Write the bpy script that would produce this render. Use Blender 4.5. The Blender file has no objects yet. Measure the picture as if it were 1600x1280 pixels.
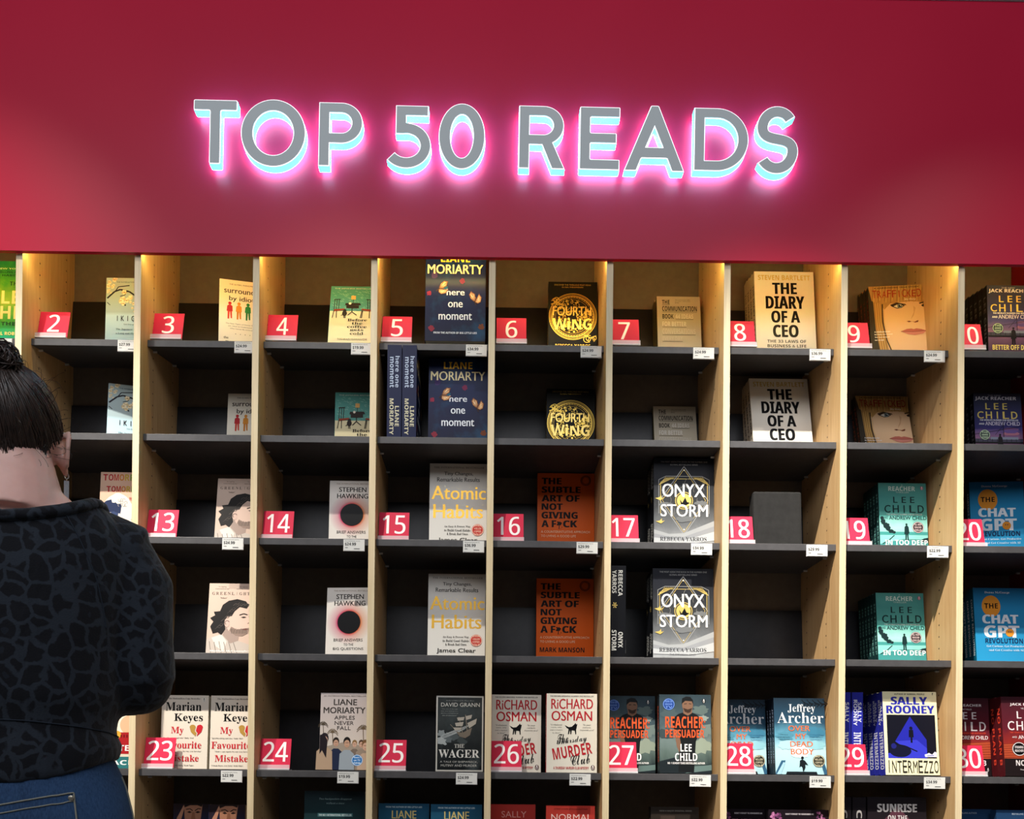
import bpy, bmesh, math, random
import numpy as np
from mathutils import Vector, Matrix, Euler
R = math.radians
random.seed(7)
SC = bpy.context.scene
COL = SC.collection
# ------------------------------------------------------------------ camera, world, lights, exposure
EYE = 1.0                      # lens height above the floor (m)
FPX = 1307.0
CAMX, YAW, PIT, ROL, PPX, PPY, D0 = 0.00345, -0.00733, 0.00657, -0.00937, 773.57, 1204.21, 2.19286
def cam_rot():
    cy, sy = math.cos(YAW), math.sin(YAW); cp, sp = math.cos(PIT), math.sin(PIT); cr, sr = math.cos(ROL), math.sin(ROL)
    return (np.array([[cy, -sy, 0], [sy, cy, 0], [0, 0, 1]]) @ np.array([[1, 0, 0], [0, cp, -sp], [0, sp, cp]])
            @ np.array([[cr, 0, sr], [0, 1, 0], [-sr, 0, cr]]))
CR = cam_rot()
CAMP = np.array([CAMX, -D0, EYE])
def at(px, py, y):
    """the point of the place at depth y that the photo shows at pixel (px, py)"""
    d = CR @ np.array([(px - PPX) / FPX, 1, -(py - PPY) / FPX])
    return CAMP + d * ((y + D0) / d[1])
cd = bpy.data.cameras.new('camera'); cam = bpy.data.objects.new('camera', cd); COL.objects.link(cam)
cd.sensor_width = 36; cd.lens = FPX / 1600 * 36; cd.shift_x = (800 - PPX) / 1600; cd.shift_y = (PPY - 640) / 1600
cd.clip_start = 0.05
M = Matrix.Identity(4)
for i in range(3):
    M[i][0] = CR[i][0]; M[i][1] = CR[i][2]; M[i][2] = -CR[i][1]; M[i][3] = CAMP[i]
cam.matrix_world = M
SC.camera = cam
SC.view_settings.view_transform = 'Standard'; SC.view_settings.look = 'None'
SC.view_settings.exposure = 0.0; SC.view_settings.gamma = 1.0; SC.view_settings.use_curve_mapping = False
wd = bpy.data.worlds.new('world'); SC.world = wd; wd.use_nodes = True
wd.node_tree.nodes['Background'].inputs[0].default_value = (.86, .9, 1.0, 1)
wd.node_tree.nodes['Background'].inputs[1].default_value = 0.06
def spot(loc, target, power, size, blend, col, radius=.03):
    l = bpy.data.lights.new('downlight', 'SPOT'); l.energy = power; l.spot_size = R(size); l.spot_blend = blend
    l.color = col; l.shadow_soft_size = radius
    o = bpy.data.objects.new('downlight', l); COL.objects.link(o); o.location = loc
    o.rotation_euler = (Vector(target) - Vector(loc)).to_track_quat('-Z', 'Y').to_euler(); return o
WARM = (1, .93, .82)
spot((-1.50, -1.45, 4.0), (-1.05, 0, 1.62), 600, 19, .9, WARM)
spot((-1.55, -1.45, 4.0), (-1.40, 0, 1.55), 280, 40, 1.0, WARM)
spot((0.10, -1.45, 4.0), (1.0, 0, 1.12), 1050, 31, .9, WARM)
spot((-0.75, -1.45, 4.0), (-0.20, 0, 1.15), 300, 34, 1.0, WARM)
spot((1.9, -1.6, 4.0), (1.2, 0, 1.3), 150, 40, 1.0, WARM)
al = bpy.data.lights.new('added_wash_light', 'AREA'); al.shape = 'RECTANGLE'; al.size = 5.0; al.size_y = 1.6; al.energy = 96; al.color = (.94, .95, 1)  # added broad wash from high in front, brightens the red header and person
ao = bpy.data.objects.new('added_wash_light', al); COL.objects.link(ao); ao.location = (-0.4, -3.4, 3.9)
ao.rotation_euler = (Vector((-0.2, 0, 2.5)) - Vector(ao.location)).to_track_quat('-Z', 'Y').to_euler()

# ------------------------------------------------------------------ materials
def lin(c):
    if isinstance(c, str): c = tuple(int(c[i:i + 2], 16) for i in (0, 2, 4))
    return tuple(((v / 255) / 12.92 if v / 255 <= .04045 else ((v / 255 + .055) / 1.055) ** 2.4) for v in c)
_mc = {}
def mat(c, rough=.5, metal=0, spec=.13, emit=None, es=0):
    k = (c if isinstance(c, str) else tuple(c), rough, metal, spec, emit, es)
    if k in _mc: return _mc[k]
    m = bpy.data.materials.new('mat'); m.use_nodes = True; b = m.node_tree.nodes['Principled BSDF']
    b.inputs['Base Color'].default_value = (*lin(c), 1); b.inputs['Roughness'].default_value = rough
    b.inputs['Metallic'].default_value = metal; b.inputs['Specular IOR Level'].default_value = spec
    if emit: b.inputs['Emission Color'].default_value = (*emit, 1); b.inputs['Emission Strength'].default_value = es
    _mc[k] = m; return m
class NT:
    def __init__(s, name):
        s.m = bpy.data.materials.new(name); s.m.use_nodes = True; s.t = s.m.node_tree; s.b = s.t.nodes['Principled BSDF']
    def n(s, typ, **kw):
        x = s.t.nodes.new(typ)
        for k, v in kw.items(): setattr(x, k, v)
        return x
    def l(s, a, b): s.t.links.new(a, b)
    def math(s, op, a, b=None, c=None):
        x = s.n('ShaderNodeMath', operation=op)
        for i, v in enumerate((a, b, c)):
            if v is None: continue
            if isinstance(v, (int, float)): x.inputs[i].default_value = v
            else: s.l(v, x.inputs[i])
        return x.outputs[0]
    def ramp(s, fac, stops, interp='LINEAR'):
        x = s.n('ShaderNodeValToRGB'); x.color_ramp.interpolation = interp; e = x.color_ramp.elements
        while len(e) < len(stops): e.new(.5)
        for el, (p, c) in zip(e, stops): el.position = p; el.color = (*lin(c), 1)
        if fac is not None: s.l(fac, x.inputs[0])
        return x.outputs[0]
    def xyz(s):
        tc = s.n('ShaderNodeTexCoord'); sp = s.n('ShaderNodeSeparateXYZ'); s.l(tc.outputs['Object'], sp.inputs[0])
        return tc.outputs['Object'], sp.outputs
    def noise(s, vec, scale, detail=3, rough=.5, dist=0, stretch=None):
        if stretch:
            mp = s.n('ShaderNodeMapping'); mp.inputs['Scale'].default_value = stretch; s.l(vec, mp.inputs[0]); vec = mp.outputs[0]
        x = s.n('ShaderNodeTexNoise'); x.inputs['Scale'].default_value = scale; x.inputs['Detail'].default_value = detail
        x.inputs['Roughness'].default_value = rough; x.inputs['Distortion'].default_value = dist; s.l(vec, x.inputs['Vector']); return x.outputs['Fac']
    def mix(s, fac, a, b):
        x = s.n('ShaderNodeMix', data_type='RGBA')
        if isinstance(fac, (int, float)): x.inputs[0].default_value = fac
        else: s.l(fac, x.inputs[0])
        for i, v in ((6, a), (7, b)):
            if isinstance(v, (str, tuple)): x.inputs[i].default_value = (*lin(v), 1)
            else: s.l(v, x.inputs[i])
        return x.outputs[2]
    def bump(s, h, strength, dist=.001):
        x = s.n('ShaderNodeBump'); x.inputs['Strength'].default_value = strength; x.inputs['Distance'].default_value = dist
        s.l(h, x.inputs['Height']); s.l(x.outputs[0], s.b.inputs['Normal'])
    def set(s, rough=.5, spec=.5, color=None, metal=0):
        s.b.inputs['Roughness'].default_value = rough; s.b.inputs['Specular IOR Level'].default_value = spec; s.b.inputs['Metallic'].default_value = metal
        if color is not None: s.l(color, s.b.inputs['Base Color'])
        return s.m
def make_wood(name, a, b, holes=False):
    t = NT(name); v, o = t.xyz()
    f = t.noise(v, 9, 5, .65, .3, (9, 9, .5))
    f2 = t.noise(v, 30, 4, .7, .2, (14, 14, .35))
    c = t.ramp(t.math('ADD', t.math('MULTIPLY', f, .6), t.math('MULTIPLY', f2, .4)), [(.3, a), (.7, b)])
    if holes:
        zz = t.math('MULTIPLY', t.math('SUBTRACT', t.math('FRACT', t.math('DIVIDE', o[2], .032)), .5), .032)
        def col_(y0):
            yy = t.math('SUBTRACT', o[1], y0)
            return t.math('LESS_THAN', t.math('SQRT', t.math('ADD', t.math('MULTIPLY', yy, yy), t.math('MULTIPLY', zz, zz))), .0024)
        h = t.math('MAXIMUM', col_(.085), col_(.225))
        c = t.mix(h, c, '2a2018')
    t.bump(f2, .15)
    return t.set(.5, .35, c)
WOOD = make_wood('oak_veneer', 'b98f5e', 'd8b685', True)
EDGE = make_wood('oak_edge', 'cbb48c', 'e6d6b2')
def make_dark(name, a, b, rough=.45):
    t = NT(name); v, o = t.xyz(); f = t.noise(v, 40, 4, .6)
    t.bump(f, .08); return t.set(rough, .3, t.ramp(f, [(.3, a), (.7, b)]))
SHELF = make_dark('charcoal_laminate', '464547', '4f4e50', .42)
BLACK = make_dark('black_laminate', '18181b', '1f1f23', .35)
TAUPE = make_dark('taupe_back', '6a6055', '73695d', .6)
def make_red(name, c1, c2, rough):
    t = NT(name); v, o = t.xyz(); f = t.noise(v, 1.3, 3, .5); f2 = t.noise(v, 300, 2)
    t.bump(f2, .03, .0005)
    return t.set(rough, .16, t.ramp(f, [(.3, c1), (.7, c2)]))
REDWALL = make_red('red_paint', 'ad1836', 'b51c3a', .36)
REDDARK = make_red('red_end', '8c1020', '941424', .4)
WHITE = mat('f2f0ec', .5); INK = mat('141416', .5); BK = mat('0c0c0e', .4); CREAM = mat('e9e1cd', .7); PAGES = mat('d9cfb8', .8)
GOLD = mat('e6c15a', .3, .85); SILVER = mat('c8cacc', .35, .8)
TAGW = mat('dadad6', .5); CARD = mat('cf2547', .6, 0, .2); CARDW = mat('fbf3f0', .4)
def make_acrylic():
    t = NT('clear_acrylic'); b = t.b
    b.inputs['Base Color'].default_value = (.9, .88, .9, 1); b.inputs['Roughness'].default_value = .15; b.inputs['Alpha'].default_value = .38; return t.m
ACRYL = make_acrylic()

# ------------------------------------------------------------------ mesh builder
class MB:
    def __init__(s): s.v = []; s.f = []; s.mi = []; s.mats = []
    def m(s, mt):
        if mt not in s.mats: s.mats.append(mt)
        return s.mats.index(mt)
    def add(s, vs, fs, mt):
        o = len(s.v); k = s.m(mt); s.v += [tuple(map(float, p)) for p in vs]
        for f in fs: s.f.append([i + o for i in f]); s.mi.append(k)
    def box(s, x0, x1, y0, y1, z0, z1, mt):
        v = [(x, y, z) for x in (x0, x1) for y in (y0, y1) for z in (z0, z1)]
        s.add(v, [(0, 1, 3, 2), (4, 6, 7, 5), (0, 4, 5, 1), (2, 3, 7, 6), (0, 2, 6, 4), (1, 5, 7, 3)], mt); return s
    def tube(s, pts, rad, n, mt, caps=True, flat=1.0):
        pts = [Vector(p) for p in pts]; L = len(pts)
        if isinstance(rad, (int, float)): rad = [rad] * L
        vs = []; prev = None
        for i, p in enumerate(pts):
            t = (pts[min(i + 1, L - 1)] - pts[max(i - 1, 0)]).normalized()
            if prev is None:
                a = Vector((0, 0, 1)) if abs(t.z) < .9 else Vector((0, 1, 0)); u = t.cross(a).normalized()
            else:
                u = (prev - t * prev.dot(t)).normalized()
            prev = u; w = t.cross(u)
            for k in range(n):
                an = 2 * math.pi * k / n; vs.append(p + u * math.cos(an) * rad[i] + w * math.sin(an) * rad[i] * flat)
        fs = [(i * n + k, i * n + (k + 1) % n, (i + 1) * n + (k + 1) % n, (i + 1) * n + k) for i in range(L - 1) for k in range(n)]
        if caps: fs += [tuple(range(n))[::-1], tuple((L - 1) * n + k for k in range(n))]
        s.add(vs, fs, mt); return s
    def ell(s, c, r, mt, nu=20, nv=12, rot=None):
        vs = []; rm = Euler(rot).to_matrix() if rot else None
        for j in range(nv + 1):
            th = math.pi * j / nv
            for k in range(nu):
                ph = 2 * math.pi * k / nu; p = Vector((r[0] * math.sin(th) * math.cos(ph), r[1] * math.sin(th) * math.sin(ph), r[2] * math.cos(th)))
                if rm: p = rm @ p
                vs.append(p + Vector(c))
        fs = [(j * nu + k, (j + 1) * nu + k, (j + 1) * nu + (k + 1) % nu, j * nu + (k + 1) % nu) for j in range(nv) for k in range(nu)]
        s.add(vs, fs, mt); return s
    def rings(s, rs, n, mt, e=2.0):
        """closed loft of level rings (z, cx, cy, rx, ry)"""
        vs = []
        for (z, cx, cy, rx, ry) in rs:
            for k in range(n):
                a = 2 * math.pi * k / n; c_, s_ = math.cos(a), math.sin(a)
                vs.append((cx + rx * math.copysign(abs(c_) ** (2 / e), c_), cy + ry * math.copysign(abs(s_) ** (2 / e), s_), z))
        L = len(rs)
        fs = [(i * n + k, i * n + (k + 1) % n, (i + 1) * n + (k + 1) % n, (i + 1) * n + k) for i in range(L - 1) for k in range(n)]
        fs += [tuple(range(n))[::-1], tuple((L - 1) * n + k for k in range(n))]
        s.add(vs, fs, mt); return s
    def mesh(s, name, smooth=False):
        me = bpy.data.meshes.new(name); me.from_pydata(s.v, [], s.f)
        for mt in s.mats: me.materials.append(mt)
        me.polygons.foreach_set('material_index', s.mi)
        if smooth: me.polygons.foreach_set('use_smooth', [True] * len(me.polygons))
        me.update(); return me
    def build(s, name, parent=None, smooth=False, bevel=0, fix=False):
        me = s.mesh(name, smooth)
        if fix:
            bm = bmesh.new(); bm.from_mesh(me); bmesh.ops.remove_doubles(bm, verts=bm.verts, dist=1e-6); bmesh.ops.recalc_face_normals(bm, faces=bm.faces); bm.to_mesh(me); bm.free()
        o = bpy.data.objects.new(name, me); COL.objects.link(o)
        if parent: o.parent = parent
        if bevel:
            b = o.modifiers.new('bevel', 'BEVEL'); b.width = bevel; b.segments = 2; b.limit_method = 'ANGLE'
        return o
def tag(o, label=None, cat=None, group=None, kind=None):
    if label: o['label'] = label
    if cat: o['category'] = cat
    if group: o['group'] = group
    if kind: o['kind'] = kind
    return o
def empty(name, loc=(0, 0, 0), rot=(0, 0, 0)):
    o = bpy.data.objects.new(name, None); COL.objects.link(o); o.location = loc; o.rotation_euler = rot; o.empty_display_size = .05; return o
def copy_tree(o, parent=None):
    c = o.copy(); COL.objects.link(c); c.parent = parent
    for ch in [k for k in list(COL.objects) if k.parent == o]: copy_tree(ch, c)
    return c

# ------------------------------------------------------------------ text
STY = {'b': (0x1D5D4, 0x1D5EE, 0x1D7EC, 0), 's': (0x1D400, 0x1D41A, 0x1D7CE, 0), 'sl': (0x1D400, 0x1D41A, 0x1D7CE, -.006), 'i': (0x1D434, 0x1D44E, None, 0),
       'c': (0x1D4D0, 0x1D4EA, None, 0), 'n': (0x1D5A0, 0x1D5BA, 0x1D7E2, 0), 'r': (None, None, None, 0), 'x': (0x1D5D4, 0x1D5EE, 0x1D7EC, 0), 'm': (None, None, None, 0)}
_tc = {}
def glyphs(s, style):
    k = (s, style)
    if k in _tc: return _tc[k]
    A, a, d, off = STY[style]; o_ = ''
    for ch in s:
        if A and 'A' <= ch <= 'Z': o_ += chr(A + ord(ch) - 65)
        elif a and 'a' <= ch <= 'z': o_ += (chr(0x210E) if (style == 'i' and ch == 'h') else chr(a + ord(ch) - 97))
        elif d and ch.isdigit(): o_ += chr(d + int(ch))
        else: o_ += ch
    c = bpy.data.curves.new('t', 'FONT'); c.body = o_; c.size = 1; c.resolution_u = 3; c.offset = off
    o = bpy.data.objects.new('t', c)
    me = o.to_mesh(); vs = np.array([v.co[:2] for v in me.vertices]).reshape(-1, 2); fs = [tuple(p.vertices) for p in me.polygons]
    if style == 'x':    # the heaviest weight: bold struck three times
        n = len(vs); vs = np.vstack([vs - (.03, 0), vs + (.03, 0), vs]); fs = [tuple(i + n * k for i in f) for k in range(3) for f in fs]
    if style == 'n': n = len(vs); vs = np.vstack([vs - (.012, 0), vs + (.012, 0)]); fs = fs + [tuple(i + n for i in f) for f in fs]
    if style == 'm':    # a medium weight: the regular face struck twice
        n = len(vs); vs = np.vstack([vs - (.016, 0), vs + (.016, 0)]); fs = fs + [tuple(i + n for i in f) for f in fs]
    o.to_mesh_clear(); bpy.data.objects.remove(o); bpy.data.curves.remove(c)
    lo = vs.min(0); sz = np.maximum(vs.max(0) - lo, 1e-6); rpt = {'x': 3, 'n': 2, 'm': 2}.get(style, 1)
    _tc[k] = ([(float(x), float(y), i * rpt // len(vs)) for i, (x, y) in enumerate((vs - lo) / sz)], fs)   # third value: which strike, each lies a hair above the last
    return _tc[k]

class Art:
    """flat print on a cover: u from the left, v from the top, both 0..1"""
    def __init__(s, mb, w, h): s.mb = mb; s.w = w; s.h = h; s.y = -.0003
    def p(s, u, v): return (u * s.w, s.y, (1 - v) * s.h)
    def nx(s): s.y -= .00007
    def poly(s, pts, mt): s.nx(); s.mb.add([s.p(u, v) for u, v in pts], [tuple(range(len(pts)))[::-1]], mt)
    def rect(s, u0, v0, u1, v1, mt): s.poly([(u0, v0), (u1, v0), (u1, v1), (u0, v1)], mt)
    def circ(s, u, v, r, mt, ry=None, n=28, a0=0):
        k = s.w / s.h; ry = r if ry is None else ry
        s.poly([(u + r * math.cos(a0 + 2 * math.pi * i / n), v + ry * k * math.sin(a0 + 2 * math.pi * i / n)) for i in range(n)], mt)
    def ring(s, u, v, r, th, mt, n=48, a0=0, a1=2 * math.pi):
        s.nx(); k = s.w / s.h; vs = []
        for i in range(n + 1):
            a = a0 + (a1 - a0) * i / n
            for q in (r, r - th): vs.append(s.p(u + q * math.cos(a), v + q * k * math.sin(a)))
        s.mb.add(vs, [(2 * i, 2 * i + 1, 2 * i + 3, 2 * i + 2) for i in range(n)], mt)
    def line(s, pts, th, mt):
        s.nx(); k = s.h / s.w
        q = [Vector((u, v * k)) for u, v in pts]; vs = []; fs = []
        for a, b in zip(q[:-1], q[1:]):
            d = (b - a); d = d.normalized() if d.length > 1e-6 else Vector((1, 0)); n = Vector((-d.y, d.x)) * th / 2; o = len(vs)
            for c in (a + n, b + n, b - n, a - n): vs.append(s.p(c.x, c.y / k))
            fs.append((o, o + 1, o + 2, o + 3))
        s.mb.add(vs, fs, mt)
    def text(s, t, u0, v0, u1, v1, mt, st='b', rot=0, sh=0):
        s.nx(); vs, fs = glyphs(t, st); k = s.h / s.w; W = (u1 - u0); H = (v1 - v0) * k; c, sn = math.cos(R(rot)), math.sin(R(rot)); out = []
        for a, b, q in vs:
            x = (a - .5) * W + (b - .5) * H * sh; y = (b - .5) * H
            X = x * c - y * sn; Y = x * sn + y * c
            p = s.p((u0 + u1) / 2 + X, (v0 + v1) / 2 - Y / k); out.append((p[0], p[1] - q * 2e-5, p[2]))
        s.mb.add(out, fs, mt)
    def lines(s, ts, u0, u1, v0, lh, gap, mt, st='r', al='c'):
        n = max(len(t) for t in ts)
        for i, t in enumerate(ts):
            w = (u1 - u0) * len(t) / n; a = (u0 + u1 - w) / 2 if al == 'c' else (u0 if al == 'l' else u1 - w)
            s.text(t, a, v0 + i * gap, a + w, v0 + i * gap + lh, mt, st)
    def chars(s, t, u0, v0, u1, v1, mt, st='m', fill=.72, wob=0):
        c = (u1 - u0) / len(t)
        for i, ch in enumerate(t):
            w = c * (fill * .2 if ch in 'I1' else fill); m = u0 + (i + .5) * c; s.text(ch, m - w / 2, v0 + wob * (i % 3), m + w / 2, v1, mt, st)
    def blob(s, u, v, r, mt, n=16, j=.35, ry=None, seed=None):
        rn = random.Random(seed if seed is not None else (u, v, r).__hash__()); k = s.w / s.h; ry = ry or r
        pts = []
        for i in range(n):
            q = 1 - j * rn.random(); a = 2 * math.pi * i / n; pts.append((min(max(u + r * q * math.cos(a), 0), 1), min(max(v + ry * q * k * math.sin(a), 0), 1)))
        s.poly(pts, mt)

# cover stock: vertical colour runs with mottling, all printed
def stock(name, h, stops, mottle=0, mscale=12, mcol=None, rough=.32, stretch=None):
    t = NT(name); v, o = t.xyz(); f = t.math('SUBTRACT', 1.0, t.math('DIVIDE', o[2], h))
    if mottle:
        nz = t.noise(v, mscale, 5, .6, .4, stretch); f = t.math('ADD', f, t.math('MULTIPLY', t.math('SUBTRACT', nz, .5), mottle))
    c = t.ramp(f, stops)
    if mcol:
        nz2 = t.noise(v, mscale * .8, 4, .6, .2, stretch); c = t.mix(t.ramp(nz2, [(.52, '000000'), (.72, 'ffffff')]), c, mcol)
    return t.set(rough + .08, .11, c)

# ------------------------------------------------------------------ covers
def man(a, u, v, s, coat, skin, hair, legs=True):
    """small standing figure seen full length"""
    a.circ(u, v, .045 * s, hair); a.poly([(u - .11 * s, v + .30 * s), (u - .09 * s, v + .08 * s), (u - .03 * s, v + .035 * s), (u + .03 * s, v + .035 * s), (u + .09 * s, v + .08 * s), (u + .12 * s, v + .28 * s)], coat)
    if legs:
        a.poly([(u - .07 * s, v + .28 * s), (u, v + .28 * s), (u - .015 * s, v + .52 * s), (u - .07 * s, v + .52 * s)], coat)
        a.poly([(u, v + .28 * s), (u + .07 * s, v + .28 * s), (u + .08 * s, v + .5 * s), (u + .03 * s, v + .5 * s)], coat)
def seal(a, u, v, r, c, rim, words):
    a.circ(u, v, r, c); a.ring(u, v, r * .95, r * .1, rim)
    n = len(words); k = a.w / a.h
    for i, t in enumerate(words):
        y = v + (i - (n - 1) / 2) * r * k * .5; hw = r * .6
        a.text(t, u - hw, y - r * k * .17, u + hw, y + r * k * .17, rim)
def penguin(a, u, v, r, bg, ink):
    a.circ(u, v, r, bg, ry=r * 1.35); a.circ(u, v + r * .15, r * .5, ink, ry=r * .95); a.circ(u, v + r * .25, r * .25, bg, ry=r * .7); a.circ(u, v - r * .55, r * .3, ink)
def c_green(a):
    g = mat('0c3b1c'); y = mat('e8cf7a', .35); a.text('#1 NEW YORK TIMES', .08, .085, .92, .105, mat('dce8b0'), 'r')
    a.text('BESTSELLING AUTHOR OF', .1, .125, .9, .15, g); a.text('THE HABIT', .1, .165, .6, .19, g)
    a.text('THE', .46, .255, .66, .305, g, 'b'); a.text('LET', .32, .37, .86, .53, y, 'b'); a.text('THEM', .1, .56, .98, .72, y, 'b')
    a.text('THEORY', .33, .755, .9, .80, g); a.text('MEL ROBBINS', .2, .88, .8, .92, y, 'b')
def blossom(a, u, v, r, seed):
    rn = random.Random(seed)
    for i in range(9):
        x = u + r * rn.uniform(-1, 1); y = v + r * .66 * rn.uniform(-1, 1); q = r * rn.uniform(.28, .42)
        for j in range(5):
            an = j * 1.257 + i; a.circ(min(max(x + q * .6 * math.cos(an), .02), .98), max(y + q * .4 * math.sin(an), .012), q * .5, mat('e9dcb8' if (i + j) % 3 else 'cbb98c'), n=9)
        a.circ(min(max(x, .03), .97), max(y, .015), q * .25, mat('8d6a3c'), n=8)
def c_ikigai(a):
    d = mat('23222a'); tx = mat('3f5a68')
    a.line([(.02, .30), (.18, .20), (.30, .17), (.5, .2), (.7, .29), (.98, .44)], .035, d); a.line([(.2, .19), (.26, .13), (.5, .11)], .02, d); a.line([(.45, .19), (.4, .25), (.3, .27)], .016, d)
    a.line([(.02, .36), (.09, .4)], .014, d); a.line([(.6, .25), (.75, .2), (.9, .22)], .018, d)
    for u, v, r, s in ((.12, .07, .11, 1), (.05, .19, .05, 2), (.44, .29, .13, 3), (.58, .35, .09, 4), (.75, .15, .1, 5), (.85, .36, .1, 6), (.62, .46, .06, 9)): blossom(a, u, v, r, s)
    a.circ(.42, .40, .018, d); a.text('THE INTERNATIONAL BESTSELLER', .22, .055, .92, .075, tx, 'r')
    a.chars('IKIGAI', .2, .557, .88, .634, d, 'm', .62)
    a.text('(ee-key-guy)', .40, .67, .68, .695, tx, 'r'); a.text('The Japanese Secret to', .23, .74, .85, .772, tx, 's'); a.text('a Long and Happy Life', .23, .80, .85, .832, tx, 's'); a.text('HECTOR GARCIA AND FRANCESC MIRALLES', .15, .92, .92, .945, tx, 'r')
def c_surround(a):
    d = mat('38302a'); a.text('THE GLOBAL PHENOMENON', .2, .055, .8, .075, d, 'r'); a.text('surrounded', .095, .115, .905, .195, d, 'm'); a.text('by idiots', .2, .235, .8, .325, d, 'm')
    for u, c, c2 in ((.22, 'b8242c', 'c9402f'), (.41, 'd58a2a', 'c97b22'), (.60, '1f7a3a', '1c6b34'), (.79, '2a5fae', '26549a')):
        m = mat(c); a.circ(u, .345, .035, m); a.poly([(u - .065, .46), (u - .055, .385), (u - .02, .368), (u + .02, .368), (u + .055, .385), (u + .06, .46), (u + .03, .47), (u - .03, .47)], m)
        a.poly([(u - .045, .46), (u, .46), (u - .01, .575), (u - .045, .575)], mat(c2)); a.poly([(u + .005, .46), (u + .045, .46), (u + .05, .565), (u + .02, .565)], mat(c2))
    a.lines(['The Four Types of Human Behaviour', '(or, How to Understand Those', 'Who Cannot Be Understood)'], .14, .88, .635, .022, .036, d)
    for i in range(4): a.circ(.35 + .1 * i, .79, .009, d, n=8)
    a.text('the', .1, .835, .2, .87, d, 'm'); a.text('THOMAS ERIKSON', .14, .90, .86, .945, d, 'm')
def chair_art(a, u, v, s, flip, wood, seat):
    f = -1 if flip else 1; X = lambda t: u + f * t * s
    for t in (-.1, -.05, 0): a.line([(X(t), v - .12 * s), (X(t - .01), v + .05 * s)], .014 * s, wood)
    a.line([(X(-.12), v - .12 * s), (X(.03), v - .125 * s)], .02 * s, wood)
    a.poly([(X(-.12), v + .05 * s), (X(.12), v + .035 * s), (X(.14), v + .06 * s), (X(-.1), v + .085 * s)], seat)
    for t0, t1 in ((-.11, -.14), (-.05, -.05), (.1, .12), (.12, .15)): a.line([(X(t0), v + .07 * s), (X(t1), v + .2 * s)], .016 * s, wood)
def c_coffee(a):
    a.rect(0, 0, 1, .435, stock('coffee_teal', a.h, [(0, '4f9388'), (1, '4f9388')])); q = mat('8fc0b0'); rn = random.Random(3)
    for i in range(90):
        u, v = rn.uniform(.03, .93), rn.uniform(.08, .42); a.line([(u, v), (u + .03, v - .012 * rn.choice((-1, 1))), (u + .05, v + .01)], .007, q)
    w = mat('2a211c'); red = mat('8c3a22'); a.text('THE JAPANESE BESTSELLER', .08, .035, .92, .058, mat('dfe8d8'), 'r')
    a.rect(.46, .17, .56, .235, mat('d9a862')); a.line([(.51, .235), (.51, .30)], .012, w)
    a.poly([(.34, .30), (.66, .295), (.69, .335), (.33, .34)], w); a.circ(.44, .305, .03, CREAM); a.line([(.49, .335), (.49, .45), (.4, .51)], .02, w); a.line([(.49, .45), (.6, .51)], .02, w); a.rect(.36, .338, .64, .39, w)
    chair_art(a, .2, .36, 1.0, False, w, red); chair_art(a, .83, .36, 1.0, True, w, red)
    a.circ(.33, .48, .055, w, ry=.07); a.circ(.335, .43, .035, w); a.line([(.29, .50), (.25, .52)], .015, w)
    for i, t in enumerate(('Before', 'the', 'coffee', 'gets', 'cold')):
        hw = .034 * len(t) + .012; a.text(t, .62 - hw, .57 + i * .058, .62 + hw, .615 + i * .058, w, 's')
    a.text('TOSHIKAZU KAWAGUCHI', .2, .91, .85, .94, w, 'r')
def butterfly(a, u, v, s, rot):
    g1 = mat('d9a877'); g2 = mat('7a4a30'); g3 = mat('efd3a8'); c, sn = math.cos(rot), math.sin(rot)
    def q(pts, f, mt): a.poly([(u + f * s * (x * c - y * sn), v + s * (x * sn + y * c) * .65) for x, y in pts], mt)
    up = [(0, .02), (-.03, -.06), (-.02, -.13), (.03, -.16), (.06, -.10), (.05, -.03)]; lo = [(0, .02), (.06, -.02), (.12, -.07), (.13, 0), (.08, .06), (.03, .06)]
    for f in (1,):
        for w in (up, lo):
            q(w, f, g2); m = (sum(p[0] for p in w) / 6, sum(p[1] for p in w) / 6); q([(m[0] + (x - m[0]) * .8, m[1] + (y - m[1]) * .8) for x, y in w], f, g1); q([(m[0] + (x - m[0]) * .35, m[1] + (y - m[1]) * .35) for x, y in w], f, g3)
            for i in (1, 2, 3, 4): q([(0, .015), (w[i][0], w[i][1]), (w[i][0] + .008, w[i][1] + .004), (.006, .018)], f, g2)
        q([(-.01, .07), (-.006, 0), (.008, 0), (.004, .075)], f, mat('3b281e'))
def c_moment(a):
    y = mat('ecd27e', .35, .2); y2 = mat('f3e3ae', .35); w = mat('dfe4ec')
    for u, v, r, c in ((.06, .47, .05, '8a2440'), (.61, .33, .06, '6d2346'), (.1, .86, .06, '7c2236'), (.93, .84, .06, '6a3a24'), (.15, .27, .07, '3c2a5c'), (.3, .42, .09, '1d5a74'), (.7, .16, .07, '22355f')): a.blob(u, v, r, mat(c), 14, .4)
    a.text('LIANE', .25, .04, .735, .118, mat('f0b93a', .35), 'b'); a.text('MORIARTY', .03, .147, .955, .25, y2, 'm')
    a.text('here', .35, .42, .65, .49, w, 'm'); a.text('one', .375, .565, .62, .625, w, 'm'); a.text('moment', .22, .69, .775, .765, w, 'm')
    butterfly(a, .23, .41, 1.1, .7); butterfly(a, .81, .555, 1.1, -.5); a.text('FROM THE AUTHOR OF BIG LITTLE LIES', .14, .9, .86, .922, w, 'b')
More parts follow.
